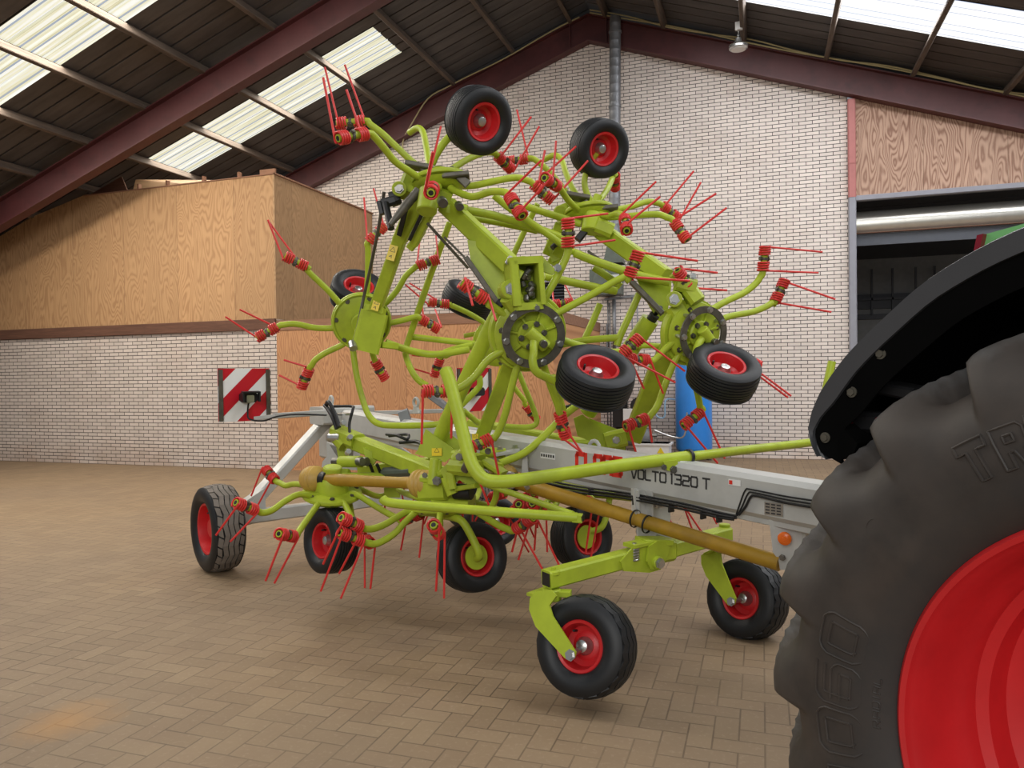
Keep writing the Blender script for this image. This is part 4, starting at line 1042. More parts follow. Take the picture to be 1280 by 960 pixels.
# I: rear far rotor (mostly hidden)
nI = vdir(615, 430, .05, -.22, .97)
Ir, hI = rotor('rear far rotor hidden behind the near middle rotor', (622, 428, 6.1), nI, 'plane', [
    ([(603, 402), (585, 391), (565, 382)], [(556, 380), (547, 379)], [(512, 354, .05), (507, 356, .05)]),
    ([(590, 434), (572, 437), (558, 445)], [(549, 452), (545, 463)], [(515, 444, .05), (507, 458, .05)]),
    ([(660, 425), (690, 400), (697, 388)], [(696, 380), (706, 379)], [(690, 356, .1), (704, 352, .1)]),
    ([(630, 455), (640, 480), (655, 500)], [(660, 510), (668, 520)], []),
    ([(600, 450), (585, 480), (575, 495)], [(568, 505), (560, 515)], []),
    ([(620, 400), (625, 370), (630, 350)], [(633, 340), (640, 330)], []),
], disc_r=.2)
wheel('support_wheel', ted, P(585, 375, 6.25), vdir(585, 377, .38, .88, .28), .44, .2, .21, label=WN+'behind the rear far rotor')
# E: top near rotor
nE = vdir(548, 222, .12, -.93, .34)
Er, hE = rotor('top near rotor high under the roof', (549, 224, 4.62), nE, 'sphere', [
    ([(530, 213), (514, 201), (495, 183), (478, 167), (462, 155)], [(450, 152), (427, 154)], [(431, 81, .0), (406, 84, .0)], 1),
    ([(524, 222), (510, 213), (494, 202), (480, 185), (468, 171)], [(452, 168), (428, 172)], [(433, 112, .0), (404, 97, .0)], 0),
    ([(537, 208), (533, 185), (529, 166), (522, 160), (512, 166)], [], [], 1),
    ([(548, 235), (546, 233)], [(543, 229), (539, 240)], [(551, 158, .05), (541, 190, -.2)], 0),
    ([(560, 215), (583, 200), (605, 191), (618, 191)], [(625, 198), (636, 209)], [(664, 146, 0), (674, 158, 0)], 1),
    ([(572, 232), (592, 232), (620, 226), (645, 222), (660, 226)], [(671, 234), (684, 246)], [(720, 183, 0), (735, 201, 0)], 1),
    ([(568, 238), (590, 246), (612, 240), (628, 240)], [(640, 250), (650, 266)], [(677, 200, -.1), (690, 221, -.1)], 0),
], disc_r=.17, Rr=.72)
mb = MB(); mb.lathe(hE, nE, [(.175, .03), (.15, .06), (.05, .08), (0, .08)], 40); mb.lathe(hE, -nE, [(.12, .0), (.1, .04), (.04, .07), (0, .07)], 32); mb.build('hub_cover', 'lime', Er)
for u, v, z, a in ((524, 208, 4.55, .6), (570, 221, 4.5, -.3)):
    mb = MB(); q = P(u, v, z); mb.beam(q-rv*.08+UP*.02*a, q+rv*.08-UP*.03*a, .1, .03, -nE, .2); mb.beam(q+rv*.02, q+rv*.07-UP*.05, .04, .05); mb.build('ring_plate', 'dark_steel', Er)
wheel('support_wheel', ted, P(598, 150.5, 4.56), vdir(598, 150, .5, -.14, .85), .405, .185, .205, label=WN+'raised highest, above the top near rotor')
mb = MB(); mb.tube([P(540, 205, 4.62), P(546, 192, 4.62), P(558, 175, 4.63), P(575, 160, 4.66), P(590, 152, 4.62)], .024, 12, curve=5); mb.build('wheel_arm', 'lime', ted)
# G: top far rotor
nG = vdir(735, 262, .12, -.93, .34)
Gr, hG = rotor('top far rotor in front of the flue pipe', (736, 264, 5.2), nG, 'sphere', [
    ([(722, 255), (712, 246), (700, 230), (686, 214), (672, 202)], [(655, 199), (642, 201)], [(646, 137, 0), (625, 190, 0)], 1),
    ([(726, 250), (716, 236), (707, 215), (702, 200), (693, 194), (680, 200)], [], [], 1),
    ([(722, 262), (710, 250), (703, 240)], [(694, 231), (683, 224)], [(695, 176, 0), (681, 188, 0)], 0),
    ([(750, 250), (760, 235), (766, 222)], [(769, 222), (769, 233)], [(770, 212, .1)], 1),
    ([(752, 264), (770, 262), (790, 258), (810, 252), (822, 254)], [(832, 260), (843, 269)], [(867, 214, 0), (876, 228, 0)], 1),
    ([(752, 272), (775, 271), (800, 269), (822, 268), (834, 272)], [(846, 282), (855, 295)], [(895, 242, 0), (908, 260, 0)], 0),
    ([(750, 268), (762, 270), (772, 267)], [(780, 268), (783, 286)], [(820, 227, 0), (825, 246, 0)], 0),
], disc_r=.17, Rr=.70)
mb = MB(); mb.lathe(hG, nG, [(.175, .03), (.15, .06), (.05, .08), (0, .08)], 40); mb.lathe(hG, -nG, [(.12, .0), (.1, .04), (.04, .07), (0, .07)], 32); mb.build('hub_cover', 'lime', Gr)
for u, v, z, a in ((722, 246, 5.12, .6), (757, 262, 5.1, -.3)):
    mb = MB(); q = P(u, v, z); mb.beam(q-rv*.08+UP*.02*a, q+rv*.08-UP*.03*a, .1, .03, -nG, .2); mb.build('ring_plate', 'dark_steel', Gr)
wheel('support_wheel', ted, P(749, 185.5, 5.2), vdir(748, 185, .5, -.1, .85), .405, .185, .205, label=WN+'raised in front of the flue pipe')
mb = MB(); mb.tube([P(742, 258, 5.2), P(733, 240, 5.2), P(731, 222, 5.2), P(740, 200, 5.22), P(748, 190, 5.2)], .022, 12, curve=5); mb.tube([P(735, 275, 5.15), P(742, 258, 5.15), P(748, 244, 5.15)], .03, 12); mb.build('wheel_arm', 'lime', ted)
# A: low rear near rotor
nA = vdir(415, 616, .02, .93, .36)
Ar, hA = rotor('low rear near rotor lying flat behind the short drive shaft', (415, 617, 5.25), nA, 'sphere', [
    ([(385, 607), (368, 605), (357, 607), (349, 603)], [(342, 598), (334, 589)], [(322, 632, 0), (314, 620, 0)], 1),
    ([(392, 620), (374, 618), (357, 626), (340, 638), (328, 641)], [(315, 636), (302, 631)], [(288, 677, 0), (270, 669, 0)], 0),
    ([(401, 626), (392, 638), (382, 652), (373, 665)], [(364, 670), (353, 668)], [(343, 729, 0), (332, 726, 0)], 0),
    ([(429, 626), (436, 640), (444, 656)], [(452, 671), (460, 677)], [(456, 735, 0), (463, 736, 0)], 0),
    ([(446, 618), (465, 630), (485, 642), (498, 648)], [(508, 649), (519, 645)], [(501, 688, 0), (524, 697, 0)], 0),
    ([(444, 609), (467, 619), (478, 620), (486, 616)], [(491, 612), (499, 608)], [(480, 640, .2), (507, 640, .2)], 1),
    ([(420, 606), (432, 598), (444, 596)], [], [], 1),
], disc_r=.205, Rr=.70)
mb = MB(); mb.lathe(hA, nA, [(.12, .0), (.115, .1), (.1, .13), (0, .13)], 36); mb.cyl(hA, hA+nA*.2, .065, 24); mb.lathe(hA, -nA, [(.18, .012), (.16, .04), (.06, .05), (0, .05)], 36); mb.build('hub_cover', 'lime', Ar)
wheel('support_wheel', ted, P(414, 675, 5.12), vdir(414, 675, -.84, -.02, .54), .45, .2, .22, label=WN+'under the low rear near rotor')
mb = MB(); mb.tube([P(437, 630, 5.3), P(440, 655, 5.3), P(430, 676, 5.3)], .022, 12, curve=5); mb.tube([hA, hA-UP*.25, P(425, 676, 5.15)], .025, 12); mb.build('wheel_arm', 'lime', ted)
# B: low middle near rotor
nB = vdir(555, 636, -.03, .985, .17)
Br, hB = rotor('low middle near rotor lying flat under the main gearbox', (553, 632, 4.85), nB, 'sphere', [
    ([(520, 640), (507, 652), (494, 666), (481, 675), (468, 680)], [(447, 674), (431, 668)], [(426, 748, 0), (401, 739, 0)], 0),
    ([(508, 640), (494, 648), (480, 656), (466, 661), (456, 661)], [(446, 656), (431, 649)], [(424, 717, .1), (404, 705, .1)], 0),
    ([(551, 638), (550, 644)], [(549, 668), (543, 658)], [(555, 748, 0), (545, 739, 0)], 0),
    ([(580, 632), (596, 640), (609, 648), (624, 657), (636, 662)], [(649, 659), (662, 650)], [(681, 717, 0), (701, 711, 0)], 0),
    ([(590, 628), (610, 632), (628, 640)], [(641, 640), (650, 632)], [(661, 690, .1), (668, 672, .1)], 1),
    ([(522, 622), (505, 616), (498, 612)], [], [], 1),
], disc_r=.215, Rr=.70)
mb = MB(); mb.lathe(hB, -nB, [(.2, .012), (.17, .04), (.08, .06), (0, .06)], 36); mb.build('hub_cover', 'lime', Br)
wheel('support_wheel', ted, P(590, 696, 4.82), vdir(590, 696, .5, .0, .86), .45, .2, .225, hubdisc=True, label=WN+'under the low middle near rotor')
mb = MB(); mb.tube([P(556, 645, 4.8), P(568, 647, 4.72), P(578, 652, 4.68), P(588, 668, 4.66), P(599, 692, 4.64), P(596, 698, 4.68)], [.025]*6, 12, curve=5); mb.tube([P(548, 640, 4.85), P(548, 665, 4.9), P(560, 690, 4.95)], .02, 10, curve=4); mb.build('wheel_arm', 'lime', ted)
# H: low middle far rotor
nH = vdir(705, 612, -.03, .985, .17)
Hr, hH = rotor('low middle far rotor beyond the grey beam', (708, 611, 5.45), nH, 'sphere', [
    ([(690, 622), (676, 634), (668, 640)], [(660, 641), (650, 632)], [(648, 700, .0), (640, 690, 0)], 0),
    ([(700, 622), (692, 634), (685, 638)], [(679, 637), (667, 630)], [(684, 690, 0), (668, 688, 0)], 0),
    ([(720, 620), (732, 624), (738, 622)], [(743, 632), (736, 628)], [(738, 700, 0), (732, 692, 0)], 0),
    ([(735, 618), (780, 622), (815, 628)], [(830, 632), (840, 628)], [(845, 662, 0), (865, 661, 0)], 0),
    ([(735, 612), (770, 612), (810, 618)], [(855, 625), (866, 620)], [(877, 665, 0), (896, 655, 0)], 1),
    ([(680, 606), (655, 606), (640, 612)], [(628, 618), (618, 620)], [(600, 668, .1), (592, 655, .1)], 1),
    ([(700, 602), (715, 594), (730, 590)], [], [], 1),
], disc_r=.2, Rr=.75)
wheel('support_wheel', ted, P(727, 671, 5.3), vdir(727, 671, .62, .0, .78), .45, .2, .225, hubdisc=True, label=WN+'under the low middle far rotor')
mb = MB(); mb.tube([P(762, 622, 5.3), P(758, 645, 5.2), P(751, 660, 5.15), P(738, 664, 5.15)], .022, 12, curve=5); mb.build('wheel_arm', 'lime', ted)
# J: low rear far rotor
nJ = vdir(620, 600, 0, .985, .17)
Jr, hJ = rotor('low rear far rotor glimpsed behind the main gearbox', (605, 600, 6.3), nJ, 'sphere', [
    ([(585, 606), (570, 612), (560, 618)], [(552, 622), (543, 618)], [(540, 660, 0), (530, 655, 0)], 0),
    ([(600, 610), (596, 622), (590, 630)], [(585, 634), (577, 630)], [(590, 672, 0), (575, 668, 0)], 0),
    ([(625, 606), (640, 615), (650, 620)], [(657, 622), (665, 618)], [(655, 665, 0), (672, 660, 0)], 0),
    ([(580, 596), (560, 596), (550, 600)], [(540, 604), (532, 600)], [(522, 635, 0), (515, 630, 0)], 1),
], disc_r=.19, Rr=.72)
wheel('support_wheel', ted, P(618, 652, 6.4), vdir(618, 652, .5, 0, .86), .42, .19, .21, label=WN+'under the low rear far rotor')
# ================= frame members of the folded wings
def bar(p0, p1, w, h, name='wing_beam', up=None, mat='lime', **k):
    mb = MB(); mb.beam(P(*p0), P(*p1), w, h, up or -fw, **k); return mb.build(name, mat, ted)
def rod(pts, r, name='guard_tube', mat='lime', cv=5):
    mb = MB(); mb.tube(px(*pts), r, 12, curve=cv); return mb.build(name, mat, ted)
def sticker(u, v, z, w, h, n, parent=None, ang=0):
    c = P(u, v, z); n = n.normalized(); e2 = (UP-n*UP.dot(n)).normalized(); e1 = e2.cross(n)
    a = math.radians(ang); e1, e2 = e1*math.cos(a)+e2*math.sin(a), -e1*math.sin(a)+e2*math.cos(a)
    mb = MB(); mb.prism([c-e1*w/2-e2*h/2, c+e1*w/2-e2*h/2, c+e1*w/2+e2*h/2, c-e1*w/2+e2*h/2], n*.0015)
    o = mb.build('warning_sticker', 'sticker', parent or ted)
    mb = MB(); q = c+n*.0018+e2*h*.2; s = min(w, h)*.32
    tri = [q+e2*s, q-e2*s*.7-e1*s, q-e2*s*.7+e1*s]
    for a_, b_ in zip(tri, tri[1:]+tri[:1]): mb.beam(a_, b_, s*.14, .0008, n)
    if h > w: q2 = c+n*.0018-e2*h*.28; mb.beam(q2-e1*s*.7, q2+e1*s*.2+e2*s*.6, s*.3, .0008, n); mb.beam(q2+e1*s*.3-e2*s*.5, q2+e1*s*.1+e2*s*.4, s*.2, .0008, n)
    mb.build('sticker_print', 'ink', o)
# near wing: A-B box beam
b0, b1 = P(441, 551, 5.62), P(549, 594, 4.92)
mb = MB(); mb.beam(b0, b1, .115, .105, UP, .1); mb.build('wing_beam', 'lime', ted)
# left end linkage
mb = MB(); mb.beam(P(420, 540, 5.7), P(448, 552, 5.55), .13, .11, UP, .2); mb.beam(P(426, 553, 5.7), P(430, 574, 5.7), .09, .06); mb.beam(P(418, 541, 5.65), P(432, 556, 5.6), .09, .12, rv, .3); mb.build('pivot_bracket', 'lime', ted)
mb = MB(); q = P(411, 547, 5.62); mb.cyl(q-rv*.0, q+rv*.09-fw*.02, .035, 16); bolt(mb, q, -rv-fw*.5, .022, .02)
for u, v in ((436, 548), (428, 530), (434, 566)): mb.cyl(P(u, v, 5.5), P(u+2, v-2, 5.42), .02, 12)
mb.build('pivot_pin', 'zinc', ted)
hose(px((408, 506, 5.7), (411, 503, 5.65), (419, 518, 5.6), (424, 534, 5.55)), .016); hose(px((406, 507, 5.75), (409, 510, 5.7), (416, 522, 5.62), (421, 536, 5.58)), .016)
hose(px((417, 508, 5.7), (440, 508, 5.68), (441, 512, 5.6), (437, 528, 5.6), (437, 542, 5.55)), .011)
mb = MB(); mb.lathe(P(431, 519, 5.75), UP, [(0, 0), (.06, 0), (.06, .015), (.03, .02), (0, .02)], 20); mb.build('cap', 'zinc', ted)
# small cylinder and gusset below the beam
mb = MB(); mb.cyl(P(426, 577, 5.45), P(452, 577, 5.3), .042, 20); mb.build('hydraulic_cylinder', 'lime', ted)
mb = MB(); mb.cyl(P(417, 577, 5.5), P(426, 577, 5.45), .03, 14); mb.cyl(P(452, 577, 5.3), P(459, 577, 5.27), .032, 14); mb.cyl(P(447, 577, 5.25), P(453, 577, 5.22), .03, 14); mb.build('cylinder_rod', 'steel', ted)
plate([(454, 560), (475, 568), (466, 582), (459, 584)], 5.35, 'lime', 'gusset', .05)
bar((452, 589, 5.9), (540, 578, 5.6), .1, .09, 'wing_beam', UP); hose(px((462, 580, 5.3), (466, 590, 5.35), (468, 598, 5.5)), .012); hose(px((471, 580, 5.3), (476, 592, 5.35), (479, 600, 5.5)), .012)
mb = MB(); mb.beam(P(486, 590, 5.35), P(520, 588, 5.1), .14, .07, UP, .35); mb.build('plastic_cover', 'heater', ted)
# pivot plates at the B end
for dz in (0, .14):
    plate([(532, 536), (569, 563), (566, 570), (556, 578), (518, 567), (522, 563)] if dz == 0 else [(553, 535), (580, 556), (582, 568), (560, 570)], 4.88+dz, 'lime', 'pivot_plate', .014)
sticker(546, 565, 4.865, .065, .05, -fw)
mb = MB(); mb.tube(px((544, 560, 4.98), (560, 522, 4.9), (612, 412, 4.62), (640, 360, 4.5)), .048, 20); mb.build('lift_cylinder', 'lime', ted)
# flat beam B -> D
mb = MB(); mb.beam(P(600, 552, 4.86), P(647, 430, 4.55), .088, .1, -fw, .1); wb = mb.build('wing_beam', 'lime', ted)
sticker(627, 467, 4.62, .05, .09, -fw, wb, -16)
sticker(594, 546, 4.78, .04, .04, -fw)
# main gearbox cluster around B
mb = MB(); mb.beam(P(529, 612, 4.8), P(561, 611, 4.7), .13, .13, UP, .15); mb.beam(P(531, 598, 4.78), P(560, 600, 4.7), .12, .06, UP, .3); mb.beam(P(545, 625, 4.8), P(590, 626, 4.75), .2, .05, UP, .3)
gb = mb.build('gearbox', 'lime', ted)
mb = MB(); mb.cyl(P(541, 607, 4.64), P(544, 573, 4.66), .034, 20, .2); mb.cyl(P(548, 605, 4.64), P(548, 575, 4.66), .022, 16); mb.build('hinge_tube', 'lime', gb)
mb = MB(); mb.beam(P(551, 592, 4.66), P(575, 582, 4.6), .09, .05, UP, .3, w1=.12); mb.beam(P(566, 583, 4.58), P(598, 586, 4.5), .14, .09, UP, .3); mb.beam(P(557, 596, 4.62), P(566, 618, 4.6), .07, .07, UP, .3)
mb.prism(px(*[(u, v, 4.58) for u, v in ((550, 588), (560, 579), (574, 577), (582, 589), (590, 585), (602, 591), (598, 603), (588, 607), (574, 600), (566, 608), (557, 602))]), fw*.05); mb.beam(P(562, 590, 4.54), P(566, 611, 4.54), .03, .05, UP, .3); mb.beam(P(575, 610, 4.6), P(600, 606, 4.5), .1, .03, UP, .2); mb.beam(P(596, 588, 4.5), P(606, 602, 4.48), .09, .06, UP, .3)
mb.cyl(P(571, 577, 4.6), P(584, 566, 4.56), .05, 20); mb.beam(P(570, 568, 4.7), P(600, 575, 4.6), .12, .06, UP, .2)
mb.build('hinge_casting', 'lime', gb)
mb = MB(); mb.cyl(P(581, 588, 4.47), P(586, 578, 4.44), .028, 16); bolt(mb, P(546, 601, 4.6), -fw, .022, .02); bolt(mb, P(531, 594, 4.68), -fw, .014, .014); bolt(mb, P(574, 571, 4.5), -fw, .018, .012)
bolt(mb, P(610, 564, 4.6), -fw, .016, .02); mb.build('hinge_pin', 'steel', gb)
mb = MB(); mb.cyl(P(568, 614, 4.66), P(590, 615, 4.62), .05, 24); mb.build('universal_joint', 'black', gb)
mb = MB(); mb.beam(P(590, 571, 4.85), P(622, 585, 4.6), .09, .05, UP, .2); mb.beam(P(606, 576, 4.6), P(630, 592, 4.55), .1, .03, UP, .2)
mb.cyl(P(600, 565, 4.9), P(632, 567, 4.9), .035, 16); mb.build('link_bracket', 'lime', ted)
rod([(600, 600, 4.7), (617, 602, 4.68), (620, 620, 4.7), (612, 640, 4.75)], .02, 'support_tube')
mb = MB(); mb.cyl(P(639, 600, 4.62), P(634, 601, 4.66), .055, 20); mb.cyl(P(655, 608, 4.5), P(660, 605, 4.5), .03, 14); mb.build('joint_yoke', 'zinc', ted)
# front guard bars
mb = MB(); mb.tube(px((557, 463, 3.95), (563, 480, 3.92), (574, 522, 3.86), (584, 562, 3.8), (592, 584, 3.77), (604, 598, 3.75), (620, 602, 3.75), (650, 600, 3.76), (720, 590, 3.82), (790, 580, 3.92), (862, 571, 4.02)), .034, 18, curve=5)
g = mb.build('guard_bar', 'lime', ted)
mb = MB(); q = P(557.2, 462.5, 3.95); d = (q-P(563, 480, 3.92)).normalized(); mb.lathe(q, d, [(0, 0), (.03, 0), (.03, .006), (0, .006)], 18); mb.build('end_cap', 'lime', g)
rod([(860, 571, 4.03), (935, 562, 4.35), (1006, 554, 4.75), (1018, 551, 4.82), (1025, 540, 4.86), (1030, 500, 4.88), (1040, 452, 4.9)], .026, 'guard_bar')
mb = MB(); d = (P(870, 570, 4.06)-P(850, 572, 4.0)).normalized(); mb.lathe(P(859, 571, 4.01), d, [(.037, 0), (.041, .003), (.041, .02), (.037, .023)], 20); mb.build('clamp_ring', 'black', ted)
plate([(829, 577), (847, 575), (848, 588), (842, 590), (834, 588)], 3.93, 'lime', 'guard_bracket', .05); plate([(862, 573), (871, 570), (867, 579)], 4.03, 'lime', 'guard_bracket', .02)
mb = MB(); bolt(mb, P(842, 587, 3.92), -fw, .016, .012); bolt(mb, P(830, 584, 3.92), -fw, .012, .01); mb.build('bracket_bolt', 'steel', ted)
mb = MB(); mb.beam(P(848, 583, 3.98), P(858, 583, 4.0), .04, .06); mb.build('guard_block', 'white', ted)
rod([(478, 623, 4.2), (483, 627, 4.19), (500, 630, 4.17), (560, 635, 4.1), (640, 641, 4.0), (722, 647, 3.92)], .026, 'guard_bar')
rod([(600, 603, 4.55), (650, 620, 4.25), (716, 643, 3.95)], .018, 'guard_bar')
mb = MB(); mb.beam(P(716, 647, 3.93), P(728, 648, 3.92), .05, .045, UP, .1); mb.build('end_bracket', 'lime', ted)
mb = MB(); mb.beam(P(727, 647.5, 3.915), P(729, 648, 3.91), .036, .032); mb.build('mouth_shade', 'ink', ted)  # dark end piece stands for the shade inside the bar
# D hinge housing
hd = P(657, 355, 4.22)
nh = vdir(657, 355, .25, .1, .95); uh = (P(650, 330, 4.22)-P(655, 385, 4.22)).normalized(); uh = (uh-nh*uh.dot(nh)).normalized(); rh = uh.cross(nh)
mb = MB()
def hb2(cx, cy, w, h, dz, t_): q = hd+rh*cx+uh*cy+nh*dz; mb.beam(q-uh*h/2, q+uh*h/2, w, t_, nh, .15)
hb2(-.075, .0, .05, .25, 0, .16); hb2(.075, .0, .03, .25, 0, .16); hb2(0, .125, .2, .04, 0, .16); hb2(0, -.13, .18, .04, 0, .14); hb2(0, 0, .2, .26, -.07, .03)
hh = mb.build('hinge_housing', 'lime', ted)
mb = MB(); random.seed(3)
for k in range(14):
    q = hd+rh*random.uniform(-.035, .045)+uh*random.uniform(-.09, .08)+nh*random.uniform(-.02, .04); d = V((random.uniform(-1, 1), random.uniform(-1, 1), random.uniform(-1, 1))).normalized(); mb.cyl(q-d*.02, q+d*.02, .018, 10, .3)
mb.build('universal_joint', 'steel', hh)
mb = MB(); q = P(637, 362, 4.18); mb.cyl(q-nh*.08, q+nh*.03, .055, 24); mb.beam(P(641, 345, 4.2), P(650, 350, 4.2), .09, .1, nh); mb.beam(P(637, 370, 4.2), P(652, 392, 4.25), .11, .12, nh, .2); mb.build('hinge_lug', 'lime', hh)
mb = MB(); bolt(mb, q+nh*.03, nh, .026, .02); mb.cyl(P(635, 330, 4.2), P(640, 322, 4.18), .022, 14); bolt(mb, P(697, 335, 4.2), nh, .018, .012); mb.build('hinge_pin', 'zinc', hh)
plate([(641, 322), (653, 320), (680, 322), (696, 339), (690, 343), (676, 338), (645, 330)], 4.28, 'lime', 'top_plate', .03)
# D-E box beam, gusset and rubber strip
mb = MB(); mb.beam(P(558, 256, 4.62), P(640, 333, 4.32), .095, .105, UP, .1); mb.build('wing_beam', 'lime', ted)
plate([(584, 300), (600, 302), (646, 338), (640, 362), (632, 395), (622, 400), (612, 372), (590, 335)], 4.42, 'lime', 'gusset', .02)
bar((556, 297, 4.55), (583, 324, 4.48), .012, .02, 'strut_rod', mat='dark_steel'); bar((583, 323, 4.4), (625, 383, 4.3), .03, .05, 'hydraulic_cylinder', mat='dark_steel')
mb = MB(); mb.cyl(P(623, 378, 4.28), P(630, 384, 4.26), .03, 14); mb.build('cylinder_eye', 'black', ted)
# E hinge group
mb = MB(); mb.cyl(P(533, 265, 4.45), P(537, 238, 4.5), .062, 28); mb.beam(P(535, 242, 4.55), P(560, 252, 4.6), .13, .1, UP, .2); mb.beam(P(560, 262, 4.6), P(583, 268, 4.6), .12, .1, UP, .2); mb.build('hinge_casting', 'lime', ted)
mb = MB(); mb.beam(P(508, 245, 4.62), P(516, 224, 4.66), .12, .12, -fw, .2); mb.cyl(P(499, 236, 4.5), P(499, 236, 4.75), .045, 20); mb.build('hinge_lug', 'lime', ted)
mb = MB(); mb.cyl(P(552, 251, 4.42), P(554, 254, 4.36), .03, 14); mb.cyl(P(573, 256, 4.48), P(575, 259, 4.42), .025, 14); bolt(mb, P(499, 236, 4.5), -fw, .022, .02); mb.build('hinge_pin', 'steel', ted)
mb = MB(); mb.tube([P(523, 238, 4.5), P(508, 256, 4.48), P(488, 281, 4.45)], [.028, .03, .016], 12); mb.build('hydraulic_cylinder', 'dark_steel', ted)
mb = MB(); mb.beam(P(478, 255, 4.6), P(494, 250, 4.6), .05, .06, UP, .3); mb.beam(P(482, 254, 4.58), P(489, 286, 4.5), .04, .04, -fw, .3); mb.beam(P(474, 252, 4.6), P(478, 268, 4.6), .03, .05, -fw, .2); mb.beam(P(488, 250, 4.62), P(500, 246, 4.62), .07, .09, UP, .3); mb.build('latch', 'black', ted)
rod([(480, 240, 4.6), (474, 280, 4.7), (463, 335, 4.95), (455, 370, 5.1), (447, 410, 5.1), (441, 432, 5.1)], .011, 'latch_cable', 'dark_steel'); 
mb = MB(); mb.cyl(P(440, 428, 5.1), P(442, 436, 5.06), .028, 12); mb.build('cable_end', 'zinc', ted)
# E-C beam, channel and strut
mb = MB(); mb.beam(P(524, 250, 4.66), P(500, 300, 4.85), .12, .09, -fw, .1, w1=.085); mb.beam(P(500, 299, 4.85), P(466, 396, 5.18), .082, .08, -fw, .1); wb = mb.build('wing_beam', 'lime', ted)
sticker(490, 316, 4.83, .055, .1, -fw, wb, -17); sticker(470, 381, 5.07, .05, .08, -fw, wb, -17)
bar((508, 258, 4.6), (499, 294, 4.74), .03, .02, 'rubber_strip', mat='black'); 
bar((540, 262, 4.62), (517, 306, 4.78), .05, .06, 'wing_beam'); bar((530, 262, 4.58), (512, 300, 4.7), .02, .02, 'rubber_strip', mat='black'); bar((528, 288, 4.75), (512, 311, 4.8), .05, .04, 'wing_beam')
bar((534, 279, 4.55), (585, 335, 4.7), .018, .018, 'strut_rod', mat='dark_steel')
# long hoops
rod([(562, 278, 5.35), (537, 347, 5.45), (512, 421, 5.55), (507, 438, 5.55), (509, 450, 5.55), (516, 466, 5.5), (524, 476, 5.5), (534, 482, 5.5)], .024)
rod([(441, 436, 5.25), (446, 470, 5.25), (453, 498, 5.25), (461, 519, 5.22), (474, 530, 5.2), (500, 532, 5.15), (540, 531, 5.1), (556, 527, 5.1), (572, 511, 5.15), (594, 489, 5.2), (600, 481, 5.2), (599, 470, 5.2)], .022)
rod([(579, 513, 5.2), (590, 522, 5.25), (598, 529, 5.3)], .02)
rod([(514, 421, 5.6), (550, 425, 5.6), (594, 430, 5.6)], .024); rod([(482, 428, 5.3), (505, 436, 5.35), (525, 441, 5.4), (547, 443, 5.4), (586, 437, 5.45)], .026)
rod([(555, 440, 5.5), (570, 435, 5.52), (590, 431, 5.55)], .02)
rod([(647, 462, 5.1), (657, 487, 5.1), (668, 514, 5.1), (671, 527, 5.1), (665, 533, 5.1), (648, 534, 5.1), (622, 532, 5.1)], .019)
rod([(680, 345, 4.75), (720, 354, 4.85), (770, 364, 4.95)], .026); rod([(718, 316, 4.9), (740, 325, 4.9), (775, 337, 4.85), (805, 346, 4.85), (838, 353, 4.8)], .028); rod([(742, 334, 5.1), (760, 346, 5.1), (776, 358, 5.1)], .026)
rod([(617, 244, 4.75), (642, 264, 4.8), (678, 288, 4.85), (706, 308, 4.9), (730, 322, 4.95)], .023); rod([(655, 257, 5.0), (682, 266, 5.05), (708, 274, 5.1), (726, 280, 5.1)], .024)
rod([(584, 263, 4.72), (620, 270, 4.8), (660, 282, 4.9), (700, 296, 5.0), (716, 305, 5.0)], .026); rod([(586, 272, 4.9), (625, 279, 4.95), (672, 289, 5.0)], .02)
rod([(672, 255, 5.4), (662, 275, 5.45), (640, 322, 5.5)], .022); rod([(580, 420, 6.4), (600, 416, 6.4)], .02)
rod([(750, 380, 5.2), (740, 404, 5.2), (729, 428, 5.2)], .024); rod([(799, 367, 5.0), (788, 392, 5.0), (776, 418, 5.0), (771, 432, 5.0)], .024); rod([(700, 431, 5.0), (735, 425, 5.0), (774, 422, 5.0)], .024)
rod([(793, 433, 5.0), (810, 432, 5.0), (828, 433, 5.0)], .02); rod([(625, 579, 4.7), (657, 565, 4.75), (688, 537, 4.8), (708, 517, 4.82), (734, 498, 4.85)], .024)
rod([(671, 603, 5.3), (730, 613, 5.3), (790, 623, 5.25)], .022); rod([(690, 470, 4.7), (697, 490, 4.75), (704, 515, 4.8)], .024)
rod([(690, 625, 4.9), (712, 614, 5.0)], .02); rod([(735, 470, 5.2), (724, 492, 5.2), (716, 512, 5.2)], .02)
# far wing
mb = MB(); mb.beam(P(752, 289, 5.15), P(832, 346, 4.85), .105, .11, UP, .1); mb.build('wing_beam', 'lime', ted)
plate([(788, 322), (810, 328), (840, 345), (838, 370), (832, 403), (822, 400), (806, 372), (795, 345)], 4.95, 'lime', 'gusset', .02)
bar((735, 314, 5.15), (790, 352, 5.0), .016, .016, 'strut_rod', mat='dark_steel'); bar((789, 352, 4.9), (828, 392, 4.82), .034, .05, 'hydraulic_cylinder', mat='dark_steel')
mb = MB(); mb.cyl(P(738, 290, 5.05), P(742, 268, 5.08), .066, 28); mb.beam(P(745, 282, 5.05), P(765, 290, 5.05), .12, .1, UP, .2); mb.beam(P(710, 278, 5.3), P(702, 262, 5.35), .12, .12, -fw, .2); mb.cyl(P(700, 264, 5.2), P(700, 264, 5.4), .04, 18); mb.build('hinge_casting', 'lime', ted)
mb = MB(); mb.beam(P(722, 300, 5.1), P(732, 288, 5.1), .05, .08, -fw, .2); mb.beam(P(690, 310, 5.15), P(700, 300, 5.15), .03, .1, -fw, .3); mb.build('latch', 'black', ted)
bar((712, 292, 5.2), (690, 330, 5.3), .08, .05); bar((700, 280, 5.2), (684, 318, 5.3), .07, .05)
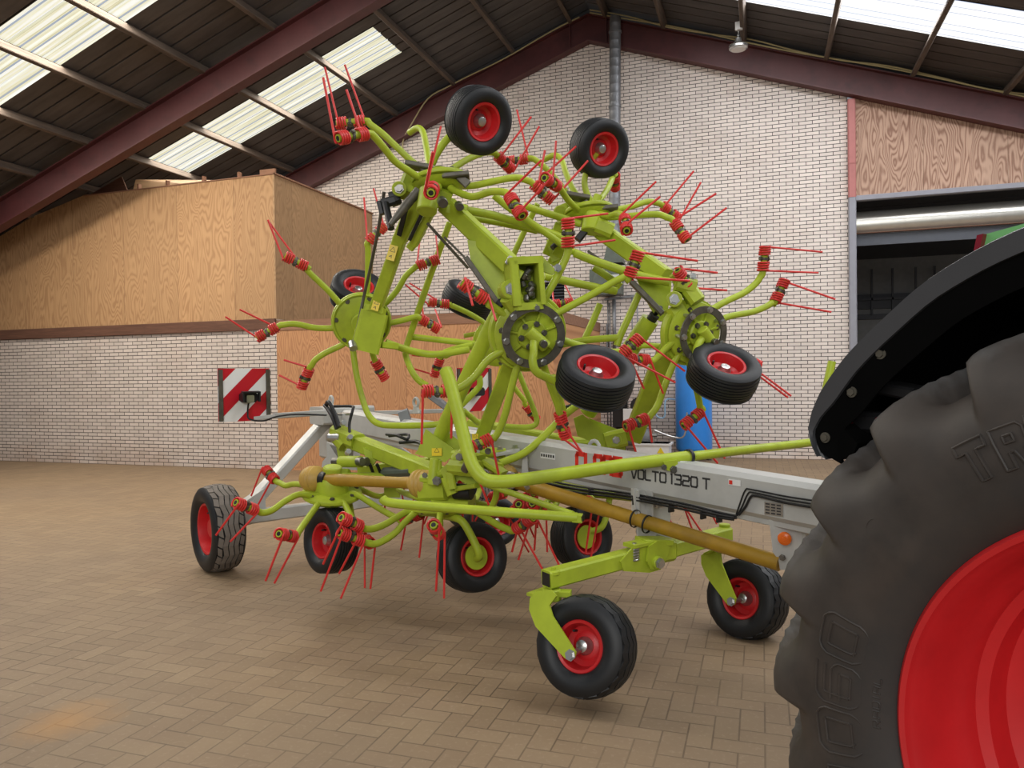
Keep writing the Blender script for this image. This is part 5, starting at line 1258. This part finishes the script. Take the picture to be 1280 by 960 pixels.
plate([(683, 300), (697, 296), (713, 305), (704, 322), (690, 328)], 5.25, 'lime', 'gusset', .02)
hF2 = P(853, 367, 4.62)
mb = MB(); mb.cyl(P(843, 374, 4.6), P(843, 374, 4.75), .05, 22); mb.beam(P(845, 354, 4.68), P(868, 360, 4.68), .11, .1, UP, .2); mb.beam(P(842, 382, 4.72), P(852, 398, 4.72), .13, .12, -fw, .2); mb.beam(P(853, 352, 4.7), P(872, 378, 4.66), .1, .1, -fw, .2); mb.beam(P(843, 352, 4.74), P(853, 346, 4.7), .1, .06, -fw, .2)
hh = mb.build('hinge_housing', 'lime', ted); mb = MB(); bolt(mb, P(843, 374, 4.6), -fw, .026, .02); bolt(mb, P(866, 345, 4.6), -fw, .016, .02); mb.build('hinge_pin', 'zinc', hh)
mb = MB(); mb.beam(P(790, 548, 5.25), P(823, 462, 5.0), .125, .1, -fw, .1); mb.beam(P(823, 462, 5.0), P(856, 392, 4.8), .12, .09, -fw, .1, w1=.1); mb.build('wing_beam', 'lime', ted)
mb = MB(); mb.tube(px((735, 515, 5.35), (760, 478, 5.2), (813, 399, 5.0)), .062, 22); mb.build('lift_cylinder', 'lime', ted)
mb = MB(); mb.cyl(P(814, 400, 4.98), P(819, 393, 4.95), .035, 14); mb.tube(px((820, 392, 4.95), (826, 384, 4.9)), .015, 8); mb.build('cylinder_rod', 'black', ted)
plate([(717, 523), (728, 518), (764, 545), (766, 553), (757, 560), (722, 545)], 5.15, 'lime', 'pivot_plate', .02); plate([(735, 522), (775, 538), (778, 550), (764, 556)], 5.35, 'lime', 'pivot_plate', .02)
mb = MB(); mb.beam(P(705, 560, 5.3), P(780, 556, 5.3), .12, .11, UP, .2); mb.cyl(P(768, 550, 5.1), P(768, 550, 5.2), .05, 20); mb.beam(P(756, 552, 5.15), P(782, 546, 5.15), .1, .12, UP, .2); mb.build('pivot_bracket', 'lime', ted)
mb = MB(); bolt(mb, P(770, 550, 5.08), -fw, .02, .02); mb.build('hinge_pin', 'zinc', ted)
bar((590, 530, 6.0), (735, 557, 5.4), .13, .08, 'wing_beam', UP)
# bits by the beam
mb = MB(); mb.beam(P(620, 568, 4.85), P(650, 563, 4.85), .1, .02); mb.beam(P(656, 566, 4.8), P(656, 595, 4.8), .03, .04, -fw, w1=.05); mb.build('beam_bracket', 'grey_paint', ted)
mb = MB(); bolt(mb, P(625, 562, 4.83), UP, .018, .02); bolt(mb, P(644, 560, 4.83), UP, .018, .02); mb.build('bracket_bolt', 'zinc', ted)
hose(px((483, 543, 5.5), (495, 544, 5.4), (508, 549, 5.35), (511, 544, 5.4), (505, 543, 5.45), (486, 545, 5.5)), .011); hose(px((500, 553, 5.4), (520, 552, 5.3), (528, 556, 5.2)), .014)
hose(px((703, 510, 4.9), (712, 508, 4.85), (724, 504, 4.9), (732, 503, 4.95)), .014); hose(px((702, 512, 4.85), (697, 525, 4.8), (701, 540, 4.85)), .01)
mb = MB(); mb.beam(P(500, 523, 6.1), P(512, 519, 6.1), .06, .12, UP, .2); mb.beam(P(538, 494, 6.4), P(560, 510, 6.4), .2, .05, UP); mb.build('rear_latch', 'galv', ted)
plate([(480, 600), (500, 600), (500, 622), (480, 622)], 5.6, 'lime', 'bracket_plate', .03)
bar((430, 590, 5.4), (428, 603, 5.35), .1, .1, 'gearbox', mat='lime')
rod([(430, 596, 5.35), (470, 596, 5.3), (480, 600, 5.3)], .03, 'support_tube')
# ================================================================== THE TRACTOR
hd_ = -.56
td = (rv*math.sin(hd_)+fw*math.cos(hd_)).normalized()          # rearwards
tn_ = (rv*math.cos(hd_)-fw*math.sin(hd_)).normalized()         # inwards, away from the camera
tc = rv*1.09+fw*1.163; tc.z = .82
trac = thing('tractor', V((tc.x, tc.y, 0)), 'green tractor with red wheel rims, only its big rear wheel and black fender in view', 'tractor')
def tw(ang, r, off): return tc+(td*math.cos(ang)+UP*math.sin(ang))*r+tn_*off
def rad(d): return math.radians(d)
RT, RI = .845, .50
mb = MB()
prof = [(RI-.012, .02), (RI+.005, -.012), (RI+.03, -.03), (.60, -.052), (.66, -.055), (.70, -.048), (.745, -.022), (.765, .0), (.775, .03), (.785, .08)]
base_p = [(RI-.012, .02), (RI+.005, -.012), (RI+.03, -.03), (.56, -.044), (.60, -.052), (.64, -.055), (.67, -.054), (.69, -.05), (.70, -.047), (.71, -.043), (.72, -.038), (.73, -.032), (.742, -.022), (.753, -.011), (.762, .0), (.769, .012), (.774, .025), (.778, .04), (.781, .06), (.783, .08), (.784, .10), (.785, .12), (.785, .145), (.785, .17), (.785, .195), (.785, .22), (.785, .25), (.785, .285)]
top_p = base_p[:7]+[(.692, -.051), (.708, -.05), (.727, -.048), (.748, -.044), (.77, -.038), (.792, -.029), (.812, -.018), (.828, -.006), (.838, .006), (.844, .022), (.846, .04), (.847, .06), (.847, .08), (.847, .10), (.848, .12), (.848, .145), (.848, .17), (.849, .195), (.849, .22), (.849, .25), (.85, .285)]
def sst(a, b, x):
    t = max(0, min(1, (x-a)/(b-a))); return t*t*(3-2*t)
NL = 21; step = 360/NL; NA = NL*34
def lugmask(th, off, half):
    s_ = max(0, off); skew = 78*s_; w = sst(0, .06, off)
    t = (th-47.4-(step/2 if half else 0)-skew+step*.5) % step - step*.5
    best = 0
    for tt in (t-step, t, t+step):
        lo = sst(-2.0-w*2.0, -.4-w*2.2, tt)
        hi = 1-sst(1.0+w*3.0, 11.5-w*6.0, tt)
        best = max(best, lo*hi)
    return best
for half in (0, 1):
    nb = len(base_p); bb = len(mb.v)
    for i in range(NA):
        th = 360*i/NA
        for (r0, o0), (r1, o1) in zip(base_p, top_p):
            k = lugmask(th, (o0+o1)/2, half); r = r0+(r1-r0)*k; o_ = o0+(o1-o0)*k
            mb.v.append(tw(rad(th), r, .57-o_ if half else o_))
    for i in range(NA):
        j = (i+1) % NA
        for q_ in range(nb-1): mb.face((bb+i*nb+q_, bb+j*nb+q_, bb+j*nb+q_+1, bb+i*nb+q_+1), True)
tyre = mb.build('rear_tyre', 'bigrubber', trac, smooth_angle=False)
# raised sidewall lettering
def side_off(r):
    for (r0, o0), (r1, o1) in zip(prof, prof[1:]):
        if r0 <= r <= r1: return o0+(o1-o0)*(r-r0)/(r1-r0)
    return -.05
OUT = {'T': [[(0, 1), (1, 1), (1, .74), (.67, .74), (.67, 0), (.33, 0), (.33, .74), (0, .74), (0, 1)]],
       'R': [[(0, 0), (0, 1), (.85, 1), (1, .88), (1, .52), (.85, .4), (1, 0), (.68, 0), (.5, .38), (.34, .38), (.34, 0), (0, 0)], [(.34, .78), (.64, .78), (.64, .6), (.34, .6), (.34, .78)]],
       '1': [[(0, 1), (.9, 1), (.9, 0), (.3, 0), (.3, .74), (0, .74), (0, 1)]]}
_m = M['bigrubber']; _nt = _m.node_tree; _b = _nt.nodes['Principled BSDF']            # cleaner rubber round the rim where dust has been washed off
_lnk = _b.inputs['Base Color'].links[0].from_socket
_t = _nt.nodes.new('ShaderNodeTexCoord'); _d = _nt.nodes.new('ShaderNodeVectorMath'); _d.operation = 'DISTANCE'
_nt.links.new(_t.outputs['Object'], _d.inputs[0]); _d.inputs[1].default_value = tc
_g = ramp(_nt, mth(_nt, 'MULTIPLY_ADD', noise(_nt, _t.outputs['Object'], 3.0, 4, .5), .12, _d.outputs['Value']), [(.63, .75), (.655, 0.0)])
_c = mixc(_nt, _g, _lnk, srgb((44, 43, 43)))
_n2 = noise(_nt, _t.outputs['Object'], 14.0, 6, .7)
_w = ramp(_nt, mth(_nt, 'MULTIPLY_ADD', _n2, .10, _d.outputs['Value']), [(.865, 0.0), (.92, .8)])      # scuffed grey-blue lug edges
_c = mixc(_nt, _w, _c, srgb((96, 98, 100)))
_k = ramp(_nt, noise(_nt, _t.outputs['Object'], 5.0, 8, .7), [(.35, .0), (.7, .55)])
_c = mixc(_nt, _k, _c, srgb((66, 56, 49)))
_nt.links.new(_c, _b.inputs['Base Color']); bump(_nt, _b, _n2, .12, .004)
def arc_text(txt, ang0, r0, h, w, gap, wr, name, outline=0):
    """letters with their tops outwards, running clockwise as seen from the camera; ang in degrees, falling"""
    mb = MB(); a = ang0
    for ch in txt:
        ww = w*(.45 if ch in '1I' else 1)
        for st in (OUT[ch] if outline and ch in OUT else GL[ch]):
            pts = []
            for p, p2 in zip(st, st[1:]):
                for s in range(3): pts.append((p[0]+(p2[0]-p[0])*s/3, p[1]+(p2[1]-p[1])*s/3))
            pts.append(st[-1])
            if outline and ch not in OUT:
                for sgn in (1, -1):
                    o_ = []
                    for i in range(len(pts)):
                        a_ = pts[max(i-1, 0)]; b_ = pts[min(i+1, len(pts)-1)]; dx, dy = (b_[0]-a_[0])*ww, (b_[1]-a_[1])*h; L = math.hypot(dx, dy) or 1
                        o_.append((pts[i][0]*ww-sgn*dy/L*outline, pts[i][1]*h+sgn*dx/L*outline))
                    mb.tube([tw(rad(a)+(x/(r0+h/2)), r0+y, side_off(r0+y)-.001) for x, y in o_], wr, 6)
            else:
                mb.tube([tw(rad(a)+(p[0]*ww/(r0+h/2)), r0+p[1]*h, side_off(r0+p[1]*h)-.001) for p in pts], wr, 6)
        a += math.degrees((ww+gap)/(r0+h/2))
    return mb.build(name, 'bigrubber', tyre)
arc_text('TM1060', -36.4, .578, .082, .072, .035, .003, 'tyre_lettering', .011)
arc_text('TRELLEBORG', 57.6, .605, .078, .056, .014, .003, 'tyre_lettering', .009)
arc_text('RADIAL', -4.2, .531, .014, .0145, .006, .002, 'tyre_lettering')
ARC_A = 37.0
mb = MB()
for s in range(1):
    c_ = tw(rad(ARC_A), .655, -.053)
    mb.tube([c_+(td*math.cos(a*PI/9)+UP*math.sin(a*PI/9))*.022 for a in range(18)], .0015, 5, closed=True)
    mb.tube([c_+td*.011-UP*.009, c_+UP*.012, c_-td*.011-UP*.009], .0015, 5)
mb.build('maker_mark', 'bigrubber', tyre)
# rim
mb = MB()
mb.lathe(tc, tn_, [(RI+.004, -.012), (RI-.004, -.02), (RI-.014, -.016), (RI-.02, .0), (RI-.03, .012), (RI-.034, .05), (RI-.045, .07), (RI-.05, .12), (RI-.06, .13), (RI-.065, .17), (RI-.085, .185), (RI-.09, .25), (RI-.14, .28), (RI-.15, .30), (.18, .30), (.17, .27), (0, .27)], 120)
rim = mb.build('rear_rim', 'red', trac)
mb = MB(); 
for k in range(10):
    a = 2*PI*k/10; bolt(mb, tw(a, .14, .27), -tn_, .016, .02)
mb.build('wheel_nut', 'zinc', rim)
# fender: arched shell with rolled lip
mb = MB(); N = 48; A0, A1 = 35.4, 128
sec = []
FT = [(35.2, .90), (36.3, .941), (37.7, .966), (40, .985), (43.3, 1.0), (49, 1.013), (56.9, 1.023), (62.4, 1.036), (70, 1.042), (90, 1.046), (130, 1.046)]
def fsec(a):
    for (a_0, r_0), (a_1, r_1) in zip(FT, FT[1:]):
        if a <= a_1 or a_1 >= 130:
            ro = r_0+(r_1-r_0)*(a-a_0)/(a_1-a_0); break
    return ro, ro-.047*min(1, .1+(a-A0)/9.0)
for i in range(N+1):
    a = A0+(A1-A0)*(i/N)**1.3; ro, ri = fsec(a)
    mb.v += [tw(rad(a), ri, .05), tw(rad(a), ro-.006, .045), tw(rad(a), ro, .06), tw(rad(a), ro+.01, .5), tw(rad(a), ro-.01, .5), tw(rad(a), ro-.018, .065), tw(rad(a), ri, .062)]
m = 7
for i in range(N):
    for j in range(m): mb.face((i*m+j, i*m+(j+1) % m, (i+1)*m+(j+1) % m, (i+1)*m+j), True)
mb.face(tuple(range(m))); mb.face(tuple(N*m+j for j in range(m)))
fen = mb.build('fender', 'fender', trac)
# inner liner with flange, bolts
mb = MB(); 
for i in range(N+1):
    a = A0+.6+(A1-A0)*(i/N)**1.3; ro, ri = fsec(a-.6); ri2 = ri-.045-.012*math.sin(min(1, (a-A0)/20)*PI/2)
    mb.v += [tw(rad(a), ri+.004, .058), tw(rad(a), ri2, .085), tw(rad(a), ri2+.004, .1), tw(rad(a), ri-.005, .11), tw(rad(a), ri-.005, .5)]
m = 5
for i in range(N):
    for j in range(m-1): mb.face((i*m+j, i*m+j+1, (i+1)*m+j+1, (i+1)*m+j), True)
mb.face(tuple(range(m)))
# closing tail plate
mb.prism([tw(rad(a_), r_, .085) for a_, r_ in ((35.7, .90), (36.6, .93), (38.2, .942), (40.5, .925), (40.5, .86), (39, .853), (36.4, .868))], tn_*.3)
lin = mb.build('fender_liner', 'inner', fen)
mb = MB(); arc_ = [A0+2+(A1-A0-2)*i/24 for i in range(25)]
mb.prism([tw(rad(a), fsec(a)[0]-.01, .47) for a in arc_]+[tw(rad(a), .80, .47) for a in reversed(arc_)], tn_*.02)
mb.build('inner_guard', 'inner', fen)
mb = MB()
for u, v in ((1101, 442), (1065, 490), (1032, 547)):
    p = on_plane(u, v, tc+tn_*.066, tn_); bolt(mb, p, -tn_, .009, .008); mb.lathe(p, -tn_, [(0, 0), (.013, 0), (.013, .003), (0, .003)], 16)
mb.build('liner_bolt', 'dark_steel', fen)
# light recess, red lens and inner frame under the fender
p0 = on_plane(1085, 527, tc+tn_*.2, tn_)
mb = MB(); mb.beam(p0-td*.08, p0+td*.09, .1, .05, UP, .2); mb.beam(p0-td*.14+UP*.07, p0+td*.03+UP*.1, .1, .03, UP, .2); mb.build('lamp_carrier', 'black', fen)
for u in (1058, 1097):
    p = on_plane(u, 527, tc+tn_*.14, tn_); mb = MB(); mb.lathe(p+tn_*.01, -tn_, [(0, 0), (.011, 0), (.011, .006), (0, .008)], 20); mb.build('red_lamp', 'taillight', fen)
# green body edge and tail lens behind the fender
def bp(u, v, off=.62): return on_plane(u, v, tc+tn_*off, tn_)
mb = MB(); mb.prism([bp(1224, 310), (bp(1231, 293)), bp(1300, 274), bp(1420, 262), bp(1420, 420), bp(1226, 330)], tn_*.5); mb.build('bodywork', 'greentr', trac)
mb = MB(); mb.prism([bp(1217, 313, .6), bp(1221, 294, .6), bp(1229, 292, .6), bp(1224, 314, .6)], tn_*.12); mb.build('tail_lamp', 'taillight', trac)
# axle into the body
mb = MB(); mb.cyl(tc+tn_*.28, tc+tn_*1.3, .16, 32); mb.build('axle_housing', 'black', trac)
mb = MB(); mb.beam(tc+tn_*.9+UP*.5-td*2.4, tc+tn_*.9+UP*.45-td*.05, .5, .8); mb.build('cab_base', 'greentr', trac)
# ------------------------------------------------------------------ light
wd = bpy.data.worlds.new('world'); bpy.context.scene.world = wd; wd.use_nodes = True
bg = wd.node_tree.nodes['Background']; bg.inputs[0].default_value = (.86, .93, 1, 1); bg.inputs[1].default_value = .25
def area(name, loc, target, sx, sy, power, col=(1, 1, 1)):
    l = bpy.data.lights.new(name, 'AREA'); l.shape = 'RECTANGLE'; l.size = sx; l.size_y = sy; l.energy = power; l.color = col
    o = bpy.data.objects.new(name, l); C.objects.link(o); o.location = loc
    o.rotation_euler = (V(target)-V(loc)).to_track_quat('-Z', 'Y').to_euler(); return o
area('front_fill_lamp', (0, -8.0, 5.5), (-3, 12, 2.5), 9, 5, 700, (1, .98, .95))  # added fill lamp behind the camera; no door is modelled there
# daylight coming in through the rooflight sheets, plus added lamps that have no sheet
def rooflight(x0, x1, y0, y1, power, col):
    xm, ym = (x0+x1)/2, (y0+y1)/2; z = rz(xm, 8.46); sl = -MS if xm > XA else MS
    l = bpy.data.lights.new('roof_daylight_lamp', 'AREA'); l.shape = 'RECTANGLE'; l.size = (x1-x0)*math.sqrt(1+MS*MS); l.size_y = y1-y0; l.energy = power; l.color = col
    o = bpy.data.objects.new('roof_daylight_lamp', l); C.objects.link(o); o.location = (xm, ym, z)
    ex = V((1, 0, sl)).normalized(); ez = ex.cross(V((0, 1, 0))); o.rotation_euler = Matrix((ex, V((0, 1, 0)), ez)).transposed().to_euler()
rooflight(-13.0, -6.12, 7.25, 8.3, 400, (1, .93, .82))
rooflight(-11.04, -6.12, 11.2, 12.25, 190, (1, .93, .82))
rooflight(-1.0, 7.0, 11.5, 12.62, 225, (.97, .98, 1))
rooflight(-1.0, 7.0, 7.5, 8.5, 240, (.97, .98, 1))
rooflight(-12.0, -5.0, 3.2, 4.2, 300, (1, .95, .88)); rooflight(-1.0, 7.0, 3.4, 4.4, 260, (.97, .98, 1))  # added lamps nearer the camera, under plain deck without rooflight sheets
sc = bpy.context.scene
sc.view_settings.view_transform = 'Standard'; sc.view_settings.look = 'None'; sc.view_settings.exposure = 0.02; sc.view_settings.gamma = 1
sc.view_settings.use_curve_mapping = False
